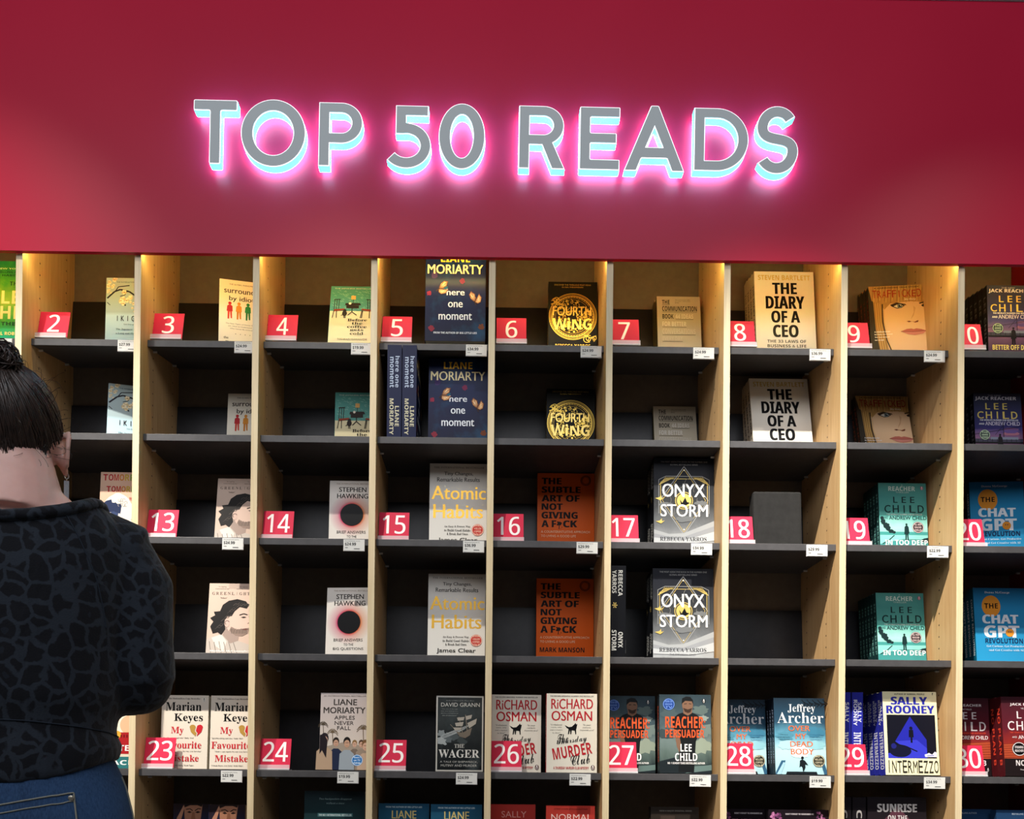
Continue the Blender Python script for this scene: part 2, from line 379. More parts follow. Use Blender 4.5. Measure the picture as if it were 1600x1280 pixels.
def c_wing(a):
    g = mat('d8b552', .3, .6); dk = mat('5c4a1e', .35, .5); a.text('DISCOVER THE THRILLING MUST-READ', .12, .033, .87, .053, g, 'r'); a.text('GLOBAL PHENOMENON', .27, .066, .71, .084, g, 'r')
    for r, t in ((.495, .014), (.465, .008), (.44, .02), (.40, .006), (.36, .004)): a.ring(.5, .484, r, t, g)
    rn = random.Random(5)
    for i in range(46):
        an = 2 * math.pi * i / 46; r0, r1 = (.405, .44); c, s_ = math.cos(an), math.sin(an)
        a.line([(.5 + r0 * c, .484 + r0 * s_ * .654), (.5 + r1 * c, .484 + r1 * s_ * .654)], .008, g)
    for i in range(130):
        an = rn.uniform(0, 6.28); r = rn.uniform(.10, .35); u, v = .5 + r * math.cos(an), .484 + r * .654 * math.sin(an)
        if i % 2: a.ring(u, v, .035, .008, g, 12, an, an + 4)
        else: a.circ(u, v, .022, dk if i % 4 else g, n=7)
    for (u, v, f) in ((.17, .27, 1), (.86, .8, -1)):
        for i in range(5): a.ring(u + f * (.07 - .04 * i), v + .018 * math.sin(i * 2) * f, .075 - .008 * i, .014, g, 14, i, i + 4.4)
        a.line([(u - .12 * f, v + .05 * f), (u, v + .02 * f), (u + .13 * f, v + .06 * f)], .02, g)
    d = mat('15140f'); a.rect(.08, .345, .885, .36, d)
    a.text('FOURTH', .085, .345, .88, .475, mat('efcf74', .3, .4), 'm'); a.text('WiNG', .085, .503, .885, .668, mat('efcf74', .3, .4), 'b')
    a.poly([(.42, .47), (.5, .49), (.55, .45), (.53, .5), (.6, .52), (.5, .53), (.45, .5)], d); a.text('REBECCA YARROS', .14, .87, .86, .925, g, 'm')
def c_comm(a):
    d = mat('22201d'); w = mat('d9d6cd'); g = mat('a8a296')
    a.text('THE', .12, .06, .295, .13, d, 'b'); a.line([(.12, .145), (.295, .145)], .008, d); a.lines(['The communication habits', 'for better relationships', 'BETTER'], .42, .77, .05, .014, .026, d, 'r', 'l')
    a.text('COMMUNICATION', .12, .165, .92, .248, d, 'b'); a.line([(.12, .262), (.92, .262)], .008, d); a.text('BOOK.', .12, .298, .385, .375, d, 'b'); a.text('44 IDEAS', .42, .298, .83, .372, w, 'b'); a.line([(.42, .385), (.83, .385)], .008, d)
    a.text('FOR BETTER', .115, .424, .665, .50, w, 'b'); a.line([(.115, .515), (.665, .515)], .008, d); a.text('CONVERSATIONS', .11, .543, .87, .63, mat('c4bfb2'), 'b'); a.line([(.11, .645), (.87, .645)], .008, d)
    a.text('EVERY DAY', .11, .67, .57, .742, mat('bdb7a8'), 'b'); a.line([(.11, .755), (.57, .755)], .008, d); a.text('MIKAEL KROGERUS', .11, .88, .7, .92, d, 'b'); a.rect(.05, 0, .056, 1, g)
def c_diary(a):
    d = BK; a.text('STEVEN BARTLETT', .06, .042, .94, .103, mat('d9bd62', .35, .4), 'b')
    for t, b in (('THE', (.295, .135, .71, .27)), ('DIARY', (.175, .295, .83, .445)), ('OF A', (.26, .47, .745, .612)), ('CEO', (.28, .637, .71, .784))): a.text(t, b[0], b[1], b[2], b[3], d, 'x')
    a.text('THE 33 LAWS OF', .18, .815, .83, .85, mat('4a4640'), 'b'); a.text('BUSINESS & LIFE', .18, .87, .83, .905, mat('4a4640'), 'b')
def c_face(a):
    hair = mat('ae8850'); h2 = mat('8f6d3c'); h3 = mat('cfa964'); dark = mat('2b221a'); lip = mat('b5675a'); br = mat('4a3826')
    a.poly([(.0, .0), (.27, .02), (.2, .3), (.2, .6), (.28, 1), (0, 1)], mat('3a352c'))
    a.poly([(.05, 0), (.28, .02), (.24, .3), (.26, .6), (.34, 1), (.18, 1), (.1, .6), (.08, .25)], hair)
    for i in range(7): a.line([(.09 + .02 * i, .03), (.11 + .018 * i, .5), (.17 + .022 * i, .98)], .009, (h2, h3)[i % 2])
    a.poly([(.0, 0), (1, 0), (1, .28), (.9, .235), (.75, .225), (.55, .235), (.38, .25), (.27, .33), (.22, .25), (.05, .2)], hair)
    for i in range(34):
        u = .07 + i * .028; a.line([(u + .02, .005), (u, .13), (u - .012, .2 + .05 * ((i * 7) % 5) / 5)], .012, (h2, h3, hair, mat('bd9554'))[i % 4])
    a.line([(.24, .25), (.235, .5), (.29, .75), (.4, .97)], .02, dark); a.line([(.27, .26), (.26, .5), (.33, .8), (.44, 1)], .008, h3)
    a.poly([(.38, .265), (.5, .235), (.66, .262), (.68, .28), (.5, .262), (.4, .285)], br)
    a.poly([(.40, .285), (.47, .26), (.56, .255), (.65, .283), (.58, .315), (.5, .32)], dark); a.poly([(.44, .288), (.5, .268), (.56, .266), (.62, .288), (.56, .308), (.5, .31)], mat('ddd6c6'))
    a.circ(.555, .286, .045, mat('6f7d80')); a.circ(.555, .286, .02, BK); a.circ(.57, .277, .009, WHITE)
    a.poly([(.94, .285), (1, .265), (1, .31), (.96, .305)], dark); a.poly([(.9, .255), (1, .235), (1, .255), (.92, .27)], br)
    sh = mat('cda37c'); a.poly([(.80, .29), (.84, .32), (.80, .42), (.74, .48), (.76, .44), (.8, .38)], sh)
    a.poly([(.66, .50), (.7, .515), (.76, .505), (.82, .525), (.88, .505), (.87, .49), (.8, .51), (.7, .495)], mat('8f5a42')); a.circ(.71, .505, .022, mat('6e4030'), ry=.014); a.circ(.85, .51, .02, mat('6e4030'), ry=.014)
    a.poly([(.55, .635), (.66, .605), (.74, .602), (.78, .612), (.83, .602), (.92, .615), (1, .635), (.9, .642), (.78, .645), (.66, .642)], lip)
    a.poly([(.58, .642), (.78, .648), (1, .642), (.95, .675), (.8, .695), (.68, .68)], mat('c98476')); a.line([(.55, .638), (.78, .647), (1, .638)], .008, mat('6f3a30'))
    a.chars('TRAFFICKED', .06, .058, .96, .165, mat('9a3320'), 'r', .88, .006)
    a.text('A HARROWING TRUE STORY', .1, .018, .92, .04, dark, 'b'); a.text('My Story', .65, .185, .85, .215, CREAM, 'b')
    a.lines(['A childhood stolen', 'by those she trusted.', 'The true story of', 'her escape.'], .07, .4, .62, .022, .038, WHITE, 'b', 'l'); a.text('SOPHIE HAYES', .3, .9, .95, .94, WHITE, 'b')
def c_night(a):
    g = mat('d8c46a', .4); w = mat('dfe0e6'); d = mat('15141c'); a.text('THE NEW', .3, .025, .58, .046, mat('a8a8b4'), 'r'); a.text('JACK REACHER', .03, .052, .9, .112, w, 'b')
    a.chars('LEE', .2, .145, .74, .235, g, 'm', .55)
    a.chars('CHILD', .04, .265, .93, .368, g, 'm', .74)
    a.text("THE WORLD'S NUMBER ONE BESTSELLER", .11, .378, .92, .40, w, 'b'); a.text('AND', .09, .43, .2, .455, w, 'b'); a.text('ANDREW CHILD', .22, .41, .95, .465, mat('c9c4d4'), 'm')
    for z, c in ((.52, '6a4a72'), (.58, '8a5a70'), (.55, '54427a')): a.blob(.75, z, .2, mat(c), 18, .3, ry=.05)
    a.line([(0, .59), (.45, .54), (1, .47)], .008, d); a.line([(.6, .42), (.6, .64)], .012, d); a.line([(.42, .6), (.6, .46)], .007, d)
    a.rect(0, .655, 1, .70, mat('3a3a4c')); a.rect(.32, .63, .9, .665, mat('6d7488'));
    for i in range(9): a.rect(.05 + .1 * i, .66, .06 + .1 * i, .70, d)
    a.rect(0, .70, 1, .72, d); man(a, .52, .60, .5, d, d, d); seal(a, .2, .6, .11, mat('2c3a3a'), mat('a9c0a4'), ['THE', 'AWARD', 'WINNER'])
    a.text('BETTER OFF DEAD', .08, .83, .92, .9, g, 'b')
def c_blocks(a):
    for t, u0, v0, u1, v1, s0 in (('TOMORROW', .05, .03, .97, .12, 0), ('TOMORROW', .13, .20, .97, .28, 0)):
        n = len(t); w = (u1 - u0) / n
        for i, ch in enumerate(t): a.text(ch, u0 + i * w, v0, u0 + i * w + w * .86, v1, mat(('a3242c', 'a3242c', 'b03a2c', 'b8742a', 'b89a2e', '6d8f3a', '3c7a5a', '2f6a7a')[i]), 'b')
    a.text('AND', .75, .145, .85, .175, mat('b03a2c'), 'b'); a.text('TOMORROW', .62, .36, .98, .405, mat('a3242c'), 'b')
    w = mat('cfcac0'); n = mat('1f2a4a')
    a.blob(.38, .55, .36, w, 26, .12, ry=.4, seed=4); a.blob(.2, .48, .16, n, 15, .5, seed=8); a.blob(.32, .52, .18, n, 17, .5, seed=9); a.blob(.12, .6, .12, w, 12, .4, seed=10); a.blob(.3, .62, .13, mat('2f3d60'), 13, .5, seed=12)
    for i in range(9): a.ring(.42 + .045 * (i % 4), .40 + .035 * (i // 3), .035, .01, mat('8f8a84'), 10, i, i + 4)
    a.rect(0, .69, 1, .83, mat('f0e6d8')); a.text('GABRIELLE ZEVIN', .3, .75, .95, .79, mat('8a7a6a'), 'r'); a.rect(0, .83, 1, 1, mat('c9b2a0'))
def c_green_lights(a):
    d = mat('1d1a19'); g = mat('6a5a52'); l = mat('9d8a80')
    for u in (.27, .72): a.lines(['"A ripping,', 'unconventional joy"'], u - .15, u + .15, .04, .018, .03, d)
    a.chars('GREENLIGHTS', .05, .125, .95, .165, g, 's', .74)
    a.text('"brilliant"', .24, .20, .38, .22, d, 'i')
    # three-quarter portrait: neck and shirt, face, wavy hair, ear, brow and beard
    a.poly([(0, 1), (0, .80), (.12, .76), (.3, .73), (.55, .80), (.75, .84), (1, .90), (1, 1)], mat('b9aea4')); a.poly([(.1, .78), (.3, .73), (.42, .83), (.36, .97), (.2, .9)], mat('d6ccc2'))
    for i in range(6): a.line([(.06 + .1 * i, .83 + .01 * (i % 2)), (.1 + .11 * i, 1)], .012, mat('6f655e'))
    a.poly([(.33, .74), (.4, .60), (.68, .64), (.66, .82), (.5, .86)], l)
    a.poly([(.36, .58), (.38, .42), (.5, .32), (.7, .31), (.83, .38), (.86, .47), (.92, .555), (.87, .58), (.88, .63), (.84, .70), (.74, .75), (.6, .74), (.45, .68)], mat('cdb3a4'))
    a.poly([(.5, .62), (.62, .66), (.76, .645), (.88, .635), (.86, .71), (.74, .755), (.6, .75), (.46, .68)], mat('8b776c'))
    for i in range(10): a.line([(.5 + .035 * i, .645 + .006 * (i % 3)), (.52 + .034 * i, .72)], .008, d)
    a.poly([(.72, .66), (.8, .645), (.88, .655), (.8, .67)], mat('6d4a44'))
    a.poly([(.12, .72), (.06, .62), (.12, .55), (.05, .50), (.15, .46), (.12, .41), (.25, .40), (.30, .31), (.42, .25), (.6, .225), (.78, .255), (.85, .31), (.80, .36), (.66, .34), (.56, .40), (.5, .47), (.40, .48), (.36, .56), (.38, .66), (.30, .74), (.22, .70)], d)
    for i in range(16):
        u = .16 + .04 * i; v = .66 - .34 * min(i / 9, 1) + .01 * (i % 3); a.line([(u, v), (u + .05, v - .03), (u + .1, v - .02), (u + .13, v - .045)], .012, mat('4a423e' if i % 2 else '383230'))
    a.circ(.41, .565, .055, mat('c9ada0'), ry=.1); a.ring(.41, .565, .05, .014, mat('5c4a44'), 14, 2, 6); a.line([(.66, .455), (.75, .435), (.83, .45)], .02, d); a.poly([(.69, .485), (.76, .475), (.81, .485), (.75, .497)], d); a.line([(.86, .47), (.9, .55), (.84, .575)], .01, mat('7c655a'))
    a.text('Matthew McConaughey', .08, .955, .92, .985, WHITE, 's')
def c_hole(a):
    d = mat('1c1714'); a.text('THE INTERNATIONAL BESTSELLER', .14, .035, .92, .056, mat('a08a78'), 'r'); a.text('STEPHEN', .2, .095, .80, .165, d, 'm'); a.text('HAWKING', .16, .19, .84, .26, d, 'm')
    a.circ(.49, .50, .25, BK, n=48); a.text('BRIEF ANSWERS', .17, .735, .80, .777, d, 'r'); a.text('TO THE', .39, .803, .60, .838, d, 'r'); a.text('BIG QUESTIONS', .16, .863, .82, .905, d, 'r')
def c_atomic(a):
    d = mat('34312d'); g = mat('d9a942', .32, .55); a.text('THE INTERNATIONAL BESTSELLER', .07, .035, .95, .057, mat('77736b'), 's')
    a.text('Tiny Changes,', .25, .097, .757, .148, d, 'm'); a.text('Remarkable Results', .126, .163, .874, .212, d, 'm'); a.text('Atomic', .03, .262, .985, .42, g, 'm'); a.text('Habits', .063, .478, .937, .64, g, 'm')
    rn = random.Random(2); w = mat('f3e3b4', .3, .3)
    for i in range(120):
        u, v = rn.uniform(.05, .96), rn.choice((rn.uniform(.26, .42), rn.uniform(.48, .64))); a.circ(u, v, .006, w, n=5)
    a.lines(['An Easy & Proven Way', 'to Build Good Habits', '& Break Bad Ones'], .26, .72, .725, .026, .042, d, 's')
    seal(a, .845, .775, .105, mat('c22d2a'), mat('f0c9b4'), ['OVER', '4 MILLION', 'COPIES', 'SOLD']); a.text('James Clear', .155, .868, .84, .93, d, 'm')
def c_subtle(a):
    d = mat('1a100c'); l = mat('f2c8a0')
    for t, b in (('THE', (.07, .056, .42, .13)), ('SUBTLE', (.07, .156, .755, .23)), ('ART OF', (.07, .256, .74, .332)), ('NOT', (.07, .354, .44, .43)), ('GIVING', (.07, .452, .707, .53)), ('A F', (.07, .551, .33, .63)), ('CK', (.45, .551, .70, .63))): a.text(t, b[0], b[1], b[2], b[3], d, 'x')
    a.blob(.385, .585, .055, d, 14, .6, seed=3); a.line([(.385, .6), (.38, .65)], .012, d); a.circ(.43, .63, .008, d, n=6); a.circ(.41, .648, .006, d, n=6)
    a.text('A COUNTERINTUITIVE APPROACH', .063, .671, .92, .698, l, 'r'); a.text('TO LIVING A GOOD LIFE', .063, .72, .676, .747, l, 'r'); a.text('MARK MANSON', .06, .80, .84, .855, d, 'b'); a.ring(.845, .085, .09, .01, d); a.ring(.845, .085, .07, .008, d, 24)
def c_onyx(a):
    w = mat('f4f4f2', .35); g = mat('d8bd6a', .35, .3); s = mat('9a9a98', .4, .2)
    a.text('THE MOST ADDICTIVE BOOK IN THE NUMBER ONE', .11, .03, .89, .047, s, 'r'); a.text('GLOBAL BESTSELLING SERIES', .27, .062, .73, .079, s, 'r')
    a.line([(.5, .09), (.9, .47), (.5, .86), (.1, .47), (.5, .09)], .012, s); a.line([(.5, .12), (.86, .47), (.5, .83), (.14, .47), (.5, .12)], .006, g)
    for r in (0, .03): a.line([(.08 + r, .62), (.08 + r, .24 + r), (.2, .20 + r), (.8, .20 + r), (.92 - r, .24 + r), (.92 - r, .62)], .008, g if r else s)
    for i in range(6):
        for f in (-1, 1): a.line([(.5 + f * .42, .30), (.5 + f * (.30 - .03 * i), .21)], .005, g)
    for i in range(10): a.ring(.5 + .3 * math.cos(i * .63), .47 + .2 * math.sin(i * .63), .09, .008, mat('77756f'), 16, i, i + 3.6)
    mist = mat('a9acae'); 
    for u, v, r in ((.2, .52, .13), (.78, .5, .14), (.5, .68, .18)): a.blob(u, v, r, mat('6f7274'), 18, .4, ry=r * .35, seed=int(u * 99))
    for i, c in enumerate(('a3a6a8', '93969a', 'b9bcbe')): a.poly([(0, .80 + .045 * i), (.25, .85 + .03 * i), (.5, .84 + .04 * i), (.75, .77 + .05 * i), (1, .70 + .06 * i), (1, .80 + .06 * i), (.6, .9 + .03 * i), (0, .87 + .04 * i)], mat(c))
    a.circ(.5, .475, .12, g); a.ring(.5, .475, .15, .012, g, 20); a.poly([(.43, .46), (.47, .5), (.52, .44), (.55, .49), (.6, .5), (.53, .53), (.45, .52)], BK)
    for u, v in ((.09, .45), (.1, .71)): a.poly([(u - .07, v), (u, v - .01), (u + .03, v - .035), (u + .035, v), (u + .08, v - .01), (u + .02, v + .025), (u - .02, v + .015)], g)
    a.text('ONYX', .135, .283, .85, .435, w, 'm'); a.text('STORM', .11, .517, .90, .655, w, 'm'); a.text('REBECCA YARROS', .10, .883, .874, .93, mat('2c2d30'), 's'); a.text('THE EMPYREAN SERIES', .27, .946, .70, .965, mat('4a4b4e'), 'r')
    a.circ(.5, .135, .012, w, n=8); a.circ(.5, .80, .012, w, n=8)
def c_deep(a):
    d = mat('0f2a2c'); w = mat('cfe0da'); a.text('A', .48, .02, .51, .035, w, 'r'); a.text('REACHER', .21, .047, .77, .112, mat('b9ccc4'), 'b'); a.text('THRILLER', .36, .12, .64, .142, mat('9fb8b0'), 'r')
    penguin(a, .91, .07, .03, mat('a8325a'), w)
    a.chars('LEE', .26, .195, .79, .28, d, 'm', .52)
    a.chars('CHILD', .09, .313, .96, .42, d, 'm', .74)
    a.text("THE WORLD'S NUMBER ONE BESTSELLER", .15, .435, .9, .455, w, 'r'); a.text('AND', .1, .475, .18, .508, d, 'r'); a.text('ANDREW CHILD', .2, .466, .985, .518, d, 'm')
    a.rect(0, .69, 1, .735, mat('3f8f8a')); a.poly([(0, .735), (1, .735), (1, .8), (.5, .79), (0, .86)], mat('7fc4bc')); a.poly([(0, .86), (.5, .8), (1, .8), (1, 1), (0, 1)], mat('3c8a88'))
    a.line([(.05, .86), (.2, .8), (.3, .74)], .02, d)
    for i, (u, v, r) in enumerate(((.08, .55, .07), (.13, .60, .08), (.18, .645, .07), (.24, .68, .06), (.05, .5, .05), (.3, .70, .04))): a.blob(u, v, r, mat('13292c'), 14, .45, seed=i)
    a.poly([(.86, .8), (.92, .78), (1, .77), (1, .83), (.86, .83)], d); man(a, .56, .585, .46, d, d, d); seal(a, .8, .625, .12, mat('2a2226'), mat('c9b4b4'), ['ALL NEW', 'REACHER', 'THRILLER'])
    a.text('IN TOO DEEP', .10, .805, .99, .875, WHITE, 'b')
def c_chat(a):
    w = mat('d9e4ea'); o = mat('d98e2e'); n = mat('12284e'); a.text('Donna McGeorge', .22, .044, .70, .078, w, 's'); a.circ(.33, .235, .18, o, ry=.21); a.poly([(.26, .31), (.42, .31), (.36, .365)], o)
    a.text('THE', .2, .20, .46, .265, BK, 'b'); a.text('CHAT', .146, .344, .84, .46, w, 'x'); a.text('GPT', .165, .483, .85, .64, w, 'x'); a.circ(.66, .575, .08, o); a.circ(.64, .565, .012, n, n=6); a.circ(.68, .565, .012, n, n=6)
    a.text('REVOLUTION', .18, .648, .90, .71, n, 'b'); a.text('Get Curious, Get Productive', .2, .735, .92, .765, mat('bcd6e4'), 's'); a.text('and Get Creative with AI', .24, .785, .9, .812, mat('bcd6e4'), 's')
def c_marian(a):
    d = BK; r = mat('b9232f'); a.text('The Multimillion-Copy Bestseller', .13, .035, .82, .06, d, 's'); penguin(a, .9, .06, .035, mat('e6e0d4'), mat('55504a'))
    a.text('Marian', .08, .094, .85, .213, d, 's'); a.text('Keyes', .27, .25, .885, .38, d, 's'); a.text('My', .21, .43, .48, .545, r, 's')
    for f, c in ((-1, 'a8843e'), (1, 'b9232f')):
        u0, v0 = .75 + f * .012, .485; pts = [(u0, v0 - .05)]
        for i in range(9): t = i / 8 * math.pi; pts.append((u0 + f * (.065 - .065 * math.cos(t)), v0 - .05 - .035 * math.sin(t)))
        pts += [(u0 + f * .10, v0 + .015), (u0, v0 + .075), (u0 + .02, v0 + .03), (u0 - .02, v0 + .0)]
        a.poly(pts, mat(c))
    a.text('Favourite', .03, .628, .87, .724, r, 's'); a.text('Mistake', .11, .81, .82, .90, r, 's'); a.text('"Heartbreaking and wise" Daily Mail', .03, .574, .7, .593, d, 's'); a.text('"Makes you rejoice for our sexy heroine"', .1, .755, .88, .772, d, 's'); a.text('"Classic Keyes, very funny" Irish Times', .04, .945, .72, .965, d, 's')
def group_person(a, u, v, s, top, hair, skin):
    a.poly([(u - .14 * s, 1), (u - .13 * s, v + .13 * s), (u - .05 * s, v + .085 * s), (u + .05 * s, v + .085 * s), (u + .13 * s, v + .13 * s), (u + .14 * s, 1)], mat(top))
    a.circ(u, v - .01 * s, .065 * s, mat(hair), ry=.085 * s); a.circ(u, v + .015 * s, .052 * s, mat(skin), ry=.07 * s); a.line([(u - .03 * s, v + .005), (u + .03 * s, v + .005)], .008, mat('3a2a22')); a.line([(u - .02 * s, v + .04 * s), (u + .02 * s, v + .04 * s)], .006, mat('8a4a40'))
def palm(a, u, v, s, c):
    a.line([(u, v), (u + .02 * s, v + .2 * s), (u, v + .32 * s)], .018 * s, c)
    for i in range(9):
        an = math.pi * (.95 + i * .14); a.line([(u, v), (u + .08 * s * math.cos(an), v + .055 * s * math.sin(an) - .01), (u + .15 * s * math.cos(an), v + .07 * s * math.sin(an) + .03 * s)], .016 * s, c)
def c_apples(a):
    p = mat('6b5a44'); palm(a, .26, .52, .8, p); palm(a, .9, .47, .9, p); palm(a, .06, .42, .7, mat('55493a')); a.poly([(0, .72), (.5, .64), (1, .70), (1, 1), (0, 1)], mat('a39484'))
    d = mat('3d3834'); a.text('#1 INTERNATIONAL BESTSELLER', .06, .03, .95, .048, mat('6a6460'), 'r'); a.text('LIANE', .27, .08, .76, .157, d, 'm'); a.text('MORIARTY', .06, .186, .94, .265, d, 'm')
    a.text('APPLES', .29, .297, .72, .346, d, 'r'); a.text('NEVER', .30, .368, .70, .416, d, 'r'); a.text('FALL', .355, .434, .64, .482, d, 'r')
    for u, v, s, t, h, k in ((.73, .66, .8, '7a6a5e', '8a6a44', 'd0a890'), (.87, .66, .85, '9a8a7a', '5a4434', 'd0a890'), (.34, .64, 1.0, '222a44', '2a221e', 'c49a82'), (.57, .645, 1.15, '9aa4ac', '1f1a18', 'c39a80'), (.1, .60, 1.25, 'b59a80', '2a2026', 'c8a08c'), (.96, .68, 1.2, 'c4a890', '7a5a3c', 'd4ac94')): group_person(a, u, v, s, t, h, k)
    a.poly([(0, .55), (.09, .54), (.16, .62), (.14, .85), (.05, .75), (0, .8)], mat('221a20')); seal(a, .79, .875, .12, mat('1f6fb8'), mat('d8ecfa'), ['Watch it', 'on TV', 'now'])
def c_wager(a):
    w = mat('b9b8b2'); l = mat('8d9290'); a.rect(.03, .02, .97, .98, stock('wager_sea', a.h, [(0, '2b2e2f'), (.3, '353a3b'), (.6, '202425'), (1, '15181a')], .5, 20, '3c4446'))
    a.text('Author of Killers of the Flower Moon', .2, .055, .8, .075, l, 'i'); a.text('DAVID GRANN', .1, .092, .92, .144, w, 'r'); a.lines(['"The mix of the high', 'seas and history is a', 'glorious and gripping', 'tale of adventure"'], .1, .46, .17, .014, .028, l, 'r')
    for i, (u, v, r, c) in enumerate(((.12, .50, .12, '7f8789'), (.25, .56, .16, '596164'), (.13, .60, .14, '9aa1a2'), (.4, .54, .12, '4a5254'), (.55, .60, .13, '3a4142'))): a.blob(u, v, r, mat(c), 18, .5, ry=r * .8, seed=i)
    for i in range(14): a.line([(.04 + .03 * i, .60 - .008 * i), (.14 + .035 * i, .52 - .006 * i), (.22 + .04 * i, .50 - .01 * i)], .007, mat('a7adad'))
    a.poly([(.42, .47), (.56, .49), (.76, .42), (.72, .52), (.62, .56), (.5, .54)], mat('6e655a')); a.line([(.56, .49), (.48, .28)], .014, mat('7d7468')); a.line([(.66, .47), (.62, .25)], .014, mat('7d7468')); a.line([(.42, .46), (.3, .38)], .01, mat('7d7468'))
    for q in ([(.40, .36), (.58, .345), (.56, .40), (.42, .405)], [(.44, .29), (.6, .28), (.58, .325), (.46, .33)], [(.66, .36), (.86, .30), (.84, .37), (.70, .43)], [(.62, .27), (.76, .25), (.74, .30), (.64, .32)], [(.36, .42), (.54, .42), (.52, .45), (.4, .46)]): a.poly(q, mat('a39d92'))
    a.text('THE', .39, .64, .6, .69, w, 's'); a.text('WAGER', .06, .712, .92, .82, mat('d0cfca'), 's'); a.text('A TALE OF SHIPWRECK,', .09, .862, .89, .89, w, 'r'); a.text('MUTINY AND MURDER', .11, .908, .87, .938, w, 'r')
def c_murder(a):
    r = mat('b3222c'); d = BK; a.text('THE RECORD-BREAKING NUMBER ONE BESTSELLER', .07, .025, .93, .042, d, 'b'); a.text('RiCHARD', .09, .066, .92, .195, r, 'm'); a.text('OSMAN', .095, .22, .905, .345, r, 'm')
    a.poly([(.36, .40), (.44, .425), (.5, .42), (.55, .39), (.575, .37), (.585, .39), (.61, .385), (.6, .42), (.585, .46), (.59, .515), (.57, .515), (.56, .47), (.5, .465), (.49, .515), (.47, .515), (.465, .46), (.445, .515), (.425, .515), (.435, .45), (.40, .435)], d)
    a.lines(['"A whodunnit', 'warm, witty', 'and a mystery', 'to love"'], .07, .32, .385, .02, .034, d, 'i'); a.lines(['"So smart', 'and funny.', 'Deplorably good"'], .66, .94, .385, .02, .034, d, 'i')
    a.text('The', .20, .51, .43, .62, d, 'c', 8); a.text('Thursday', .2, .545, .80, .655, d, 'c', 8); a.text('MURDER', .12, .655, .90, .80, r, 'b', 10); a.text('Club', .48, .77, .86, .895, d, 'c', 8)
    a.text('A THURSDAY MURDER CLUB MYSTERY', .14, .925, .84, .958, r, 'b'); penguin(a, .92, .935, .038, mat('4a1216'), WHITE)
def c_persuader(a):
    o = mat('d8562c'); d = mat('15181a'); sk = mat('7a5c4a')
    for i, (u, v, r, c) in enumerate(((.8, .2, .2, '5a6a68'), (.2, .25, .2, '46565a'), (.85, .45, .25, '6d7c78'), (.15, .5, .2, '3a474a'), (.8, .65, .3, '8d9888'), (.85, .3, .12, '8a9690'))): a.blob(u, v, r, mat(c), 20, .4, ry=r * .6, seed=i + 20)
    a.poly([(0, .85), (.3, .80), (.45, .86), (.6, .92), (1, .88), (1, 1), (0, 1)], mat('1c2428')); a.poly([(.55, .92), (1, .89), (1, .96), (.5, 1)], mat('5f7470'))
    a.poly([(.26, .42), (.25, .31), (.36, .25), (.45, .23), (.63, .23), (.72, .255), (.8, .30), (.80, .42), (.70, .6), (.66, .99), (.36, .99), (.37, .62), (.34, .5)], d); a.poly([(.28, .45), (.36, .45), (.41, .62), (.38, .74), (.33, .66)], sk)
    a.poly([(.46, .24), (.46, .15), (.64, .15), (.63, .235), (.55, .27)], sk); a.circ(.545, .135, .105, sk, ry=.135); a.poly([(.43, .12), (.44, .05), (.52, .025), (.6, .03), (.65, .07), (.655, .13), (.63, .085), (.5, .08)], d); a.poly([(.46, .17), (.55, .19), (.635, .17), (.6, .225), (.55, .235), (.49, .22)], mat('3a2a22'))
    a.line([(.48, .12), (.53, .115)], .012, d); a.line([(.57, .115), (.62, .12)], .012, d)
    seal(a, .18, .125, .115, mat('1d3f86'), mat('6f8fd0'), ['NOW ON', 'REACHER', 'TV']); penguin(a, .86, .08, .032, d, WHITE)
    a.text('REACHER:', .11, .28, .885, .428, o, 'b'); a.text('PERSUADER', .11, .447, .865, .55, o, 'b'); a.text('LEE', .4, .63, .617, .725, WHITE, 'b'); a.text('CHILD', .295, .745, .724, .845, WHITE, 'b'); a.text('NO. 1 SUNDAY TIMES BESTSELLING AUTHOR', .15, .86, .87, .885, WHITE, 'b')
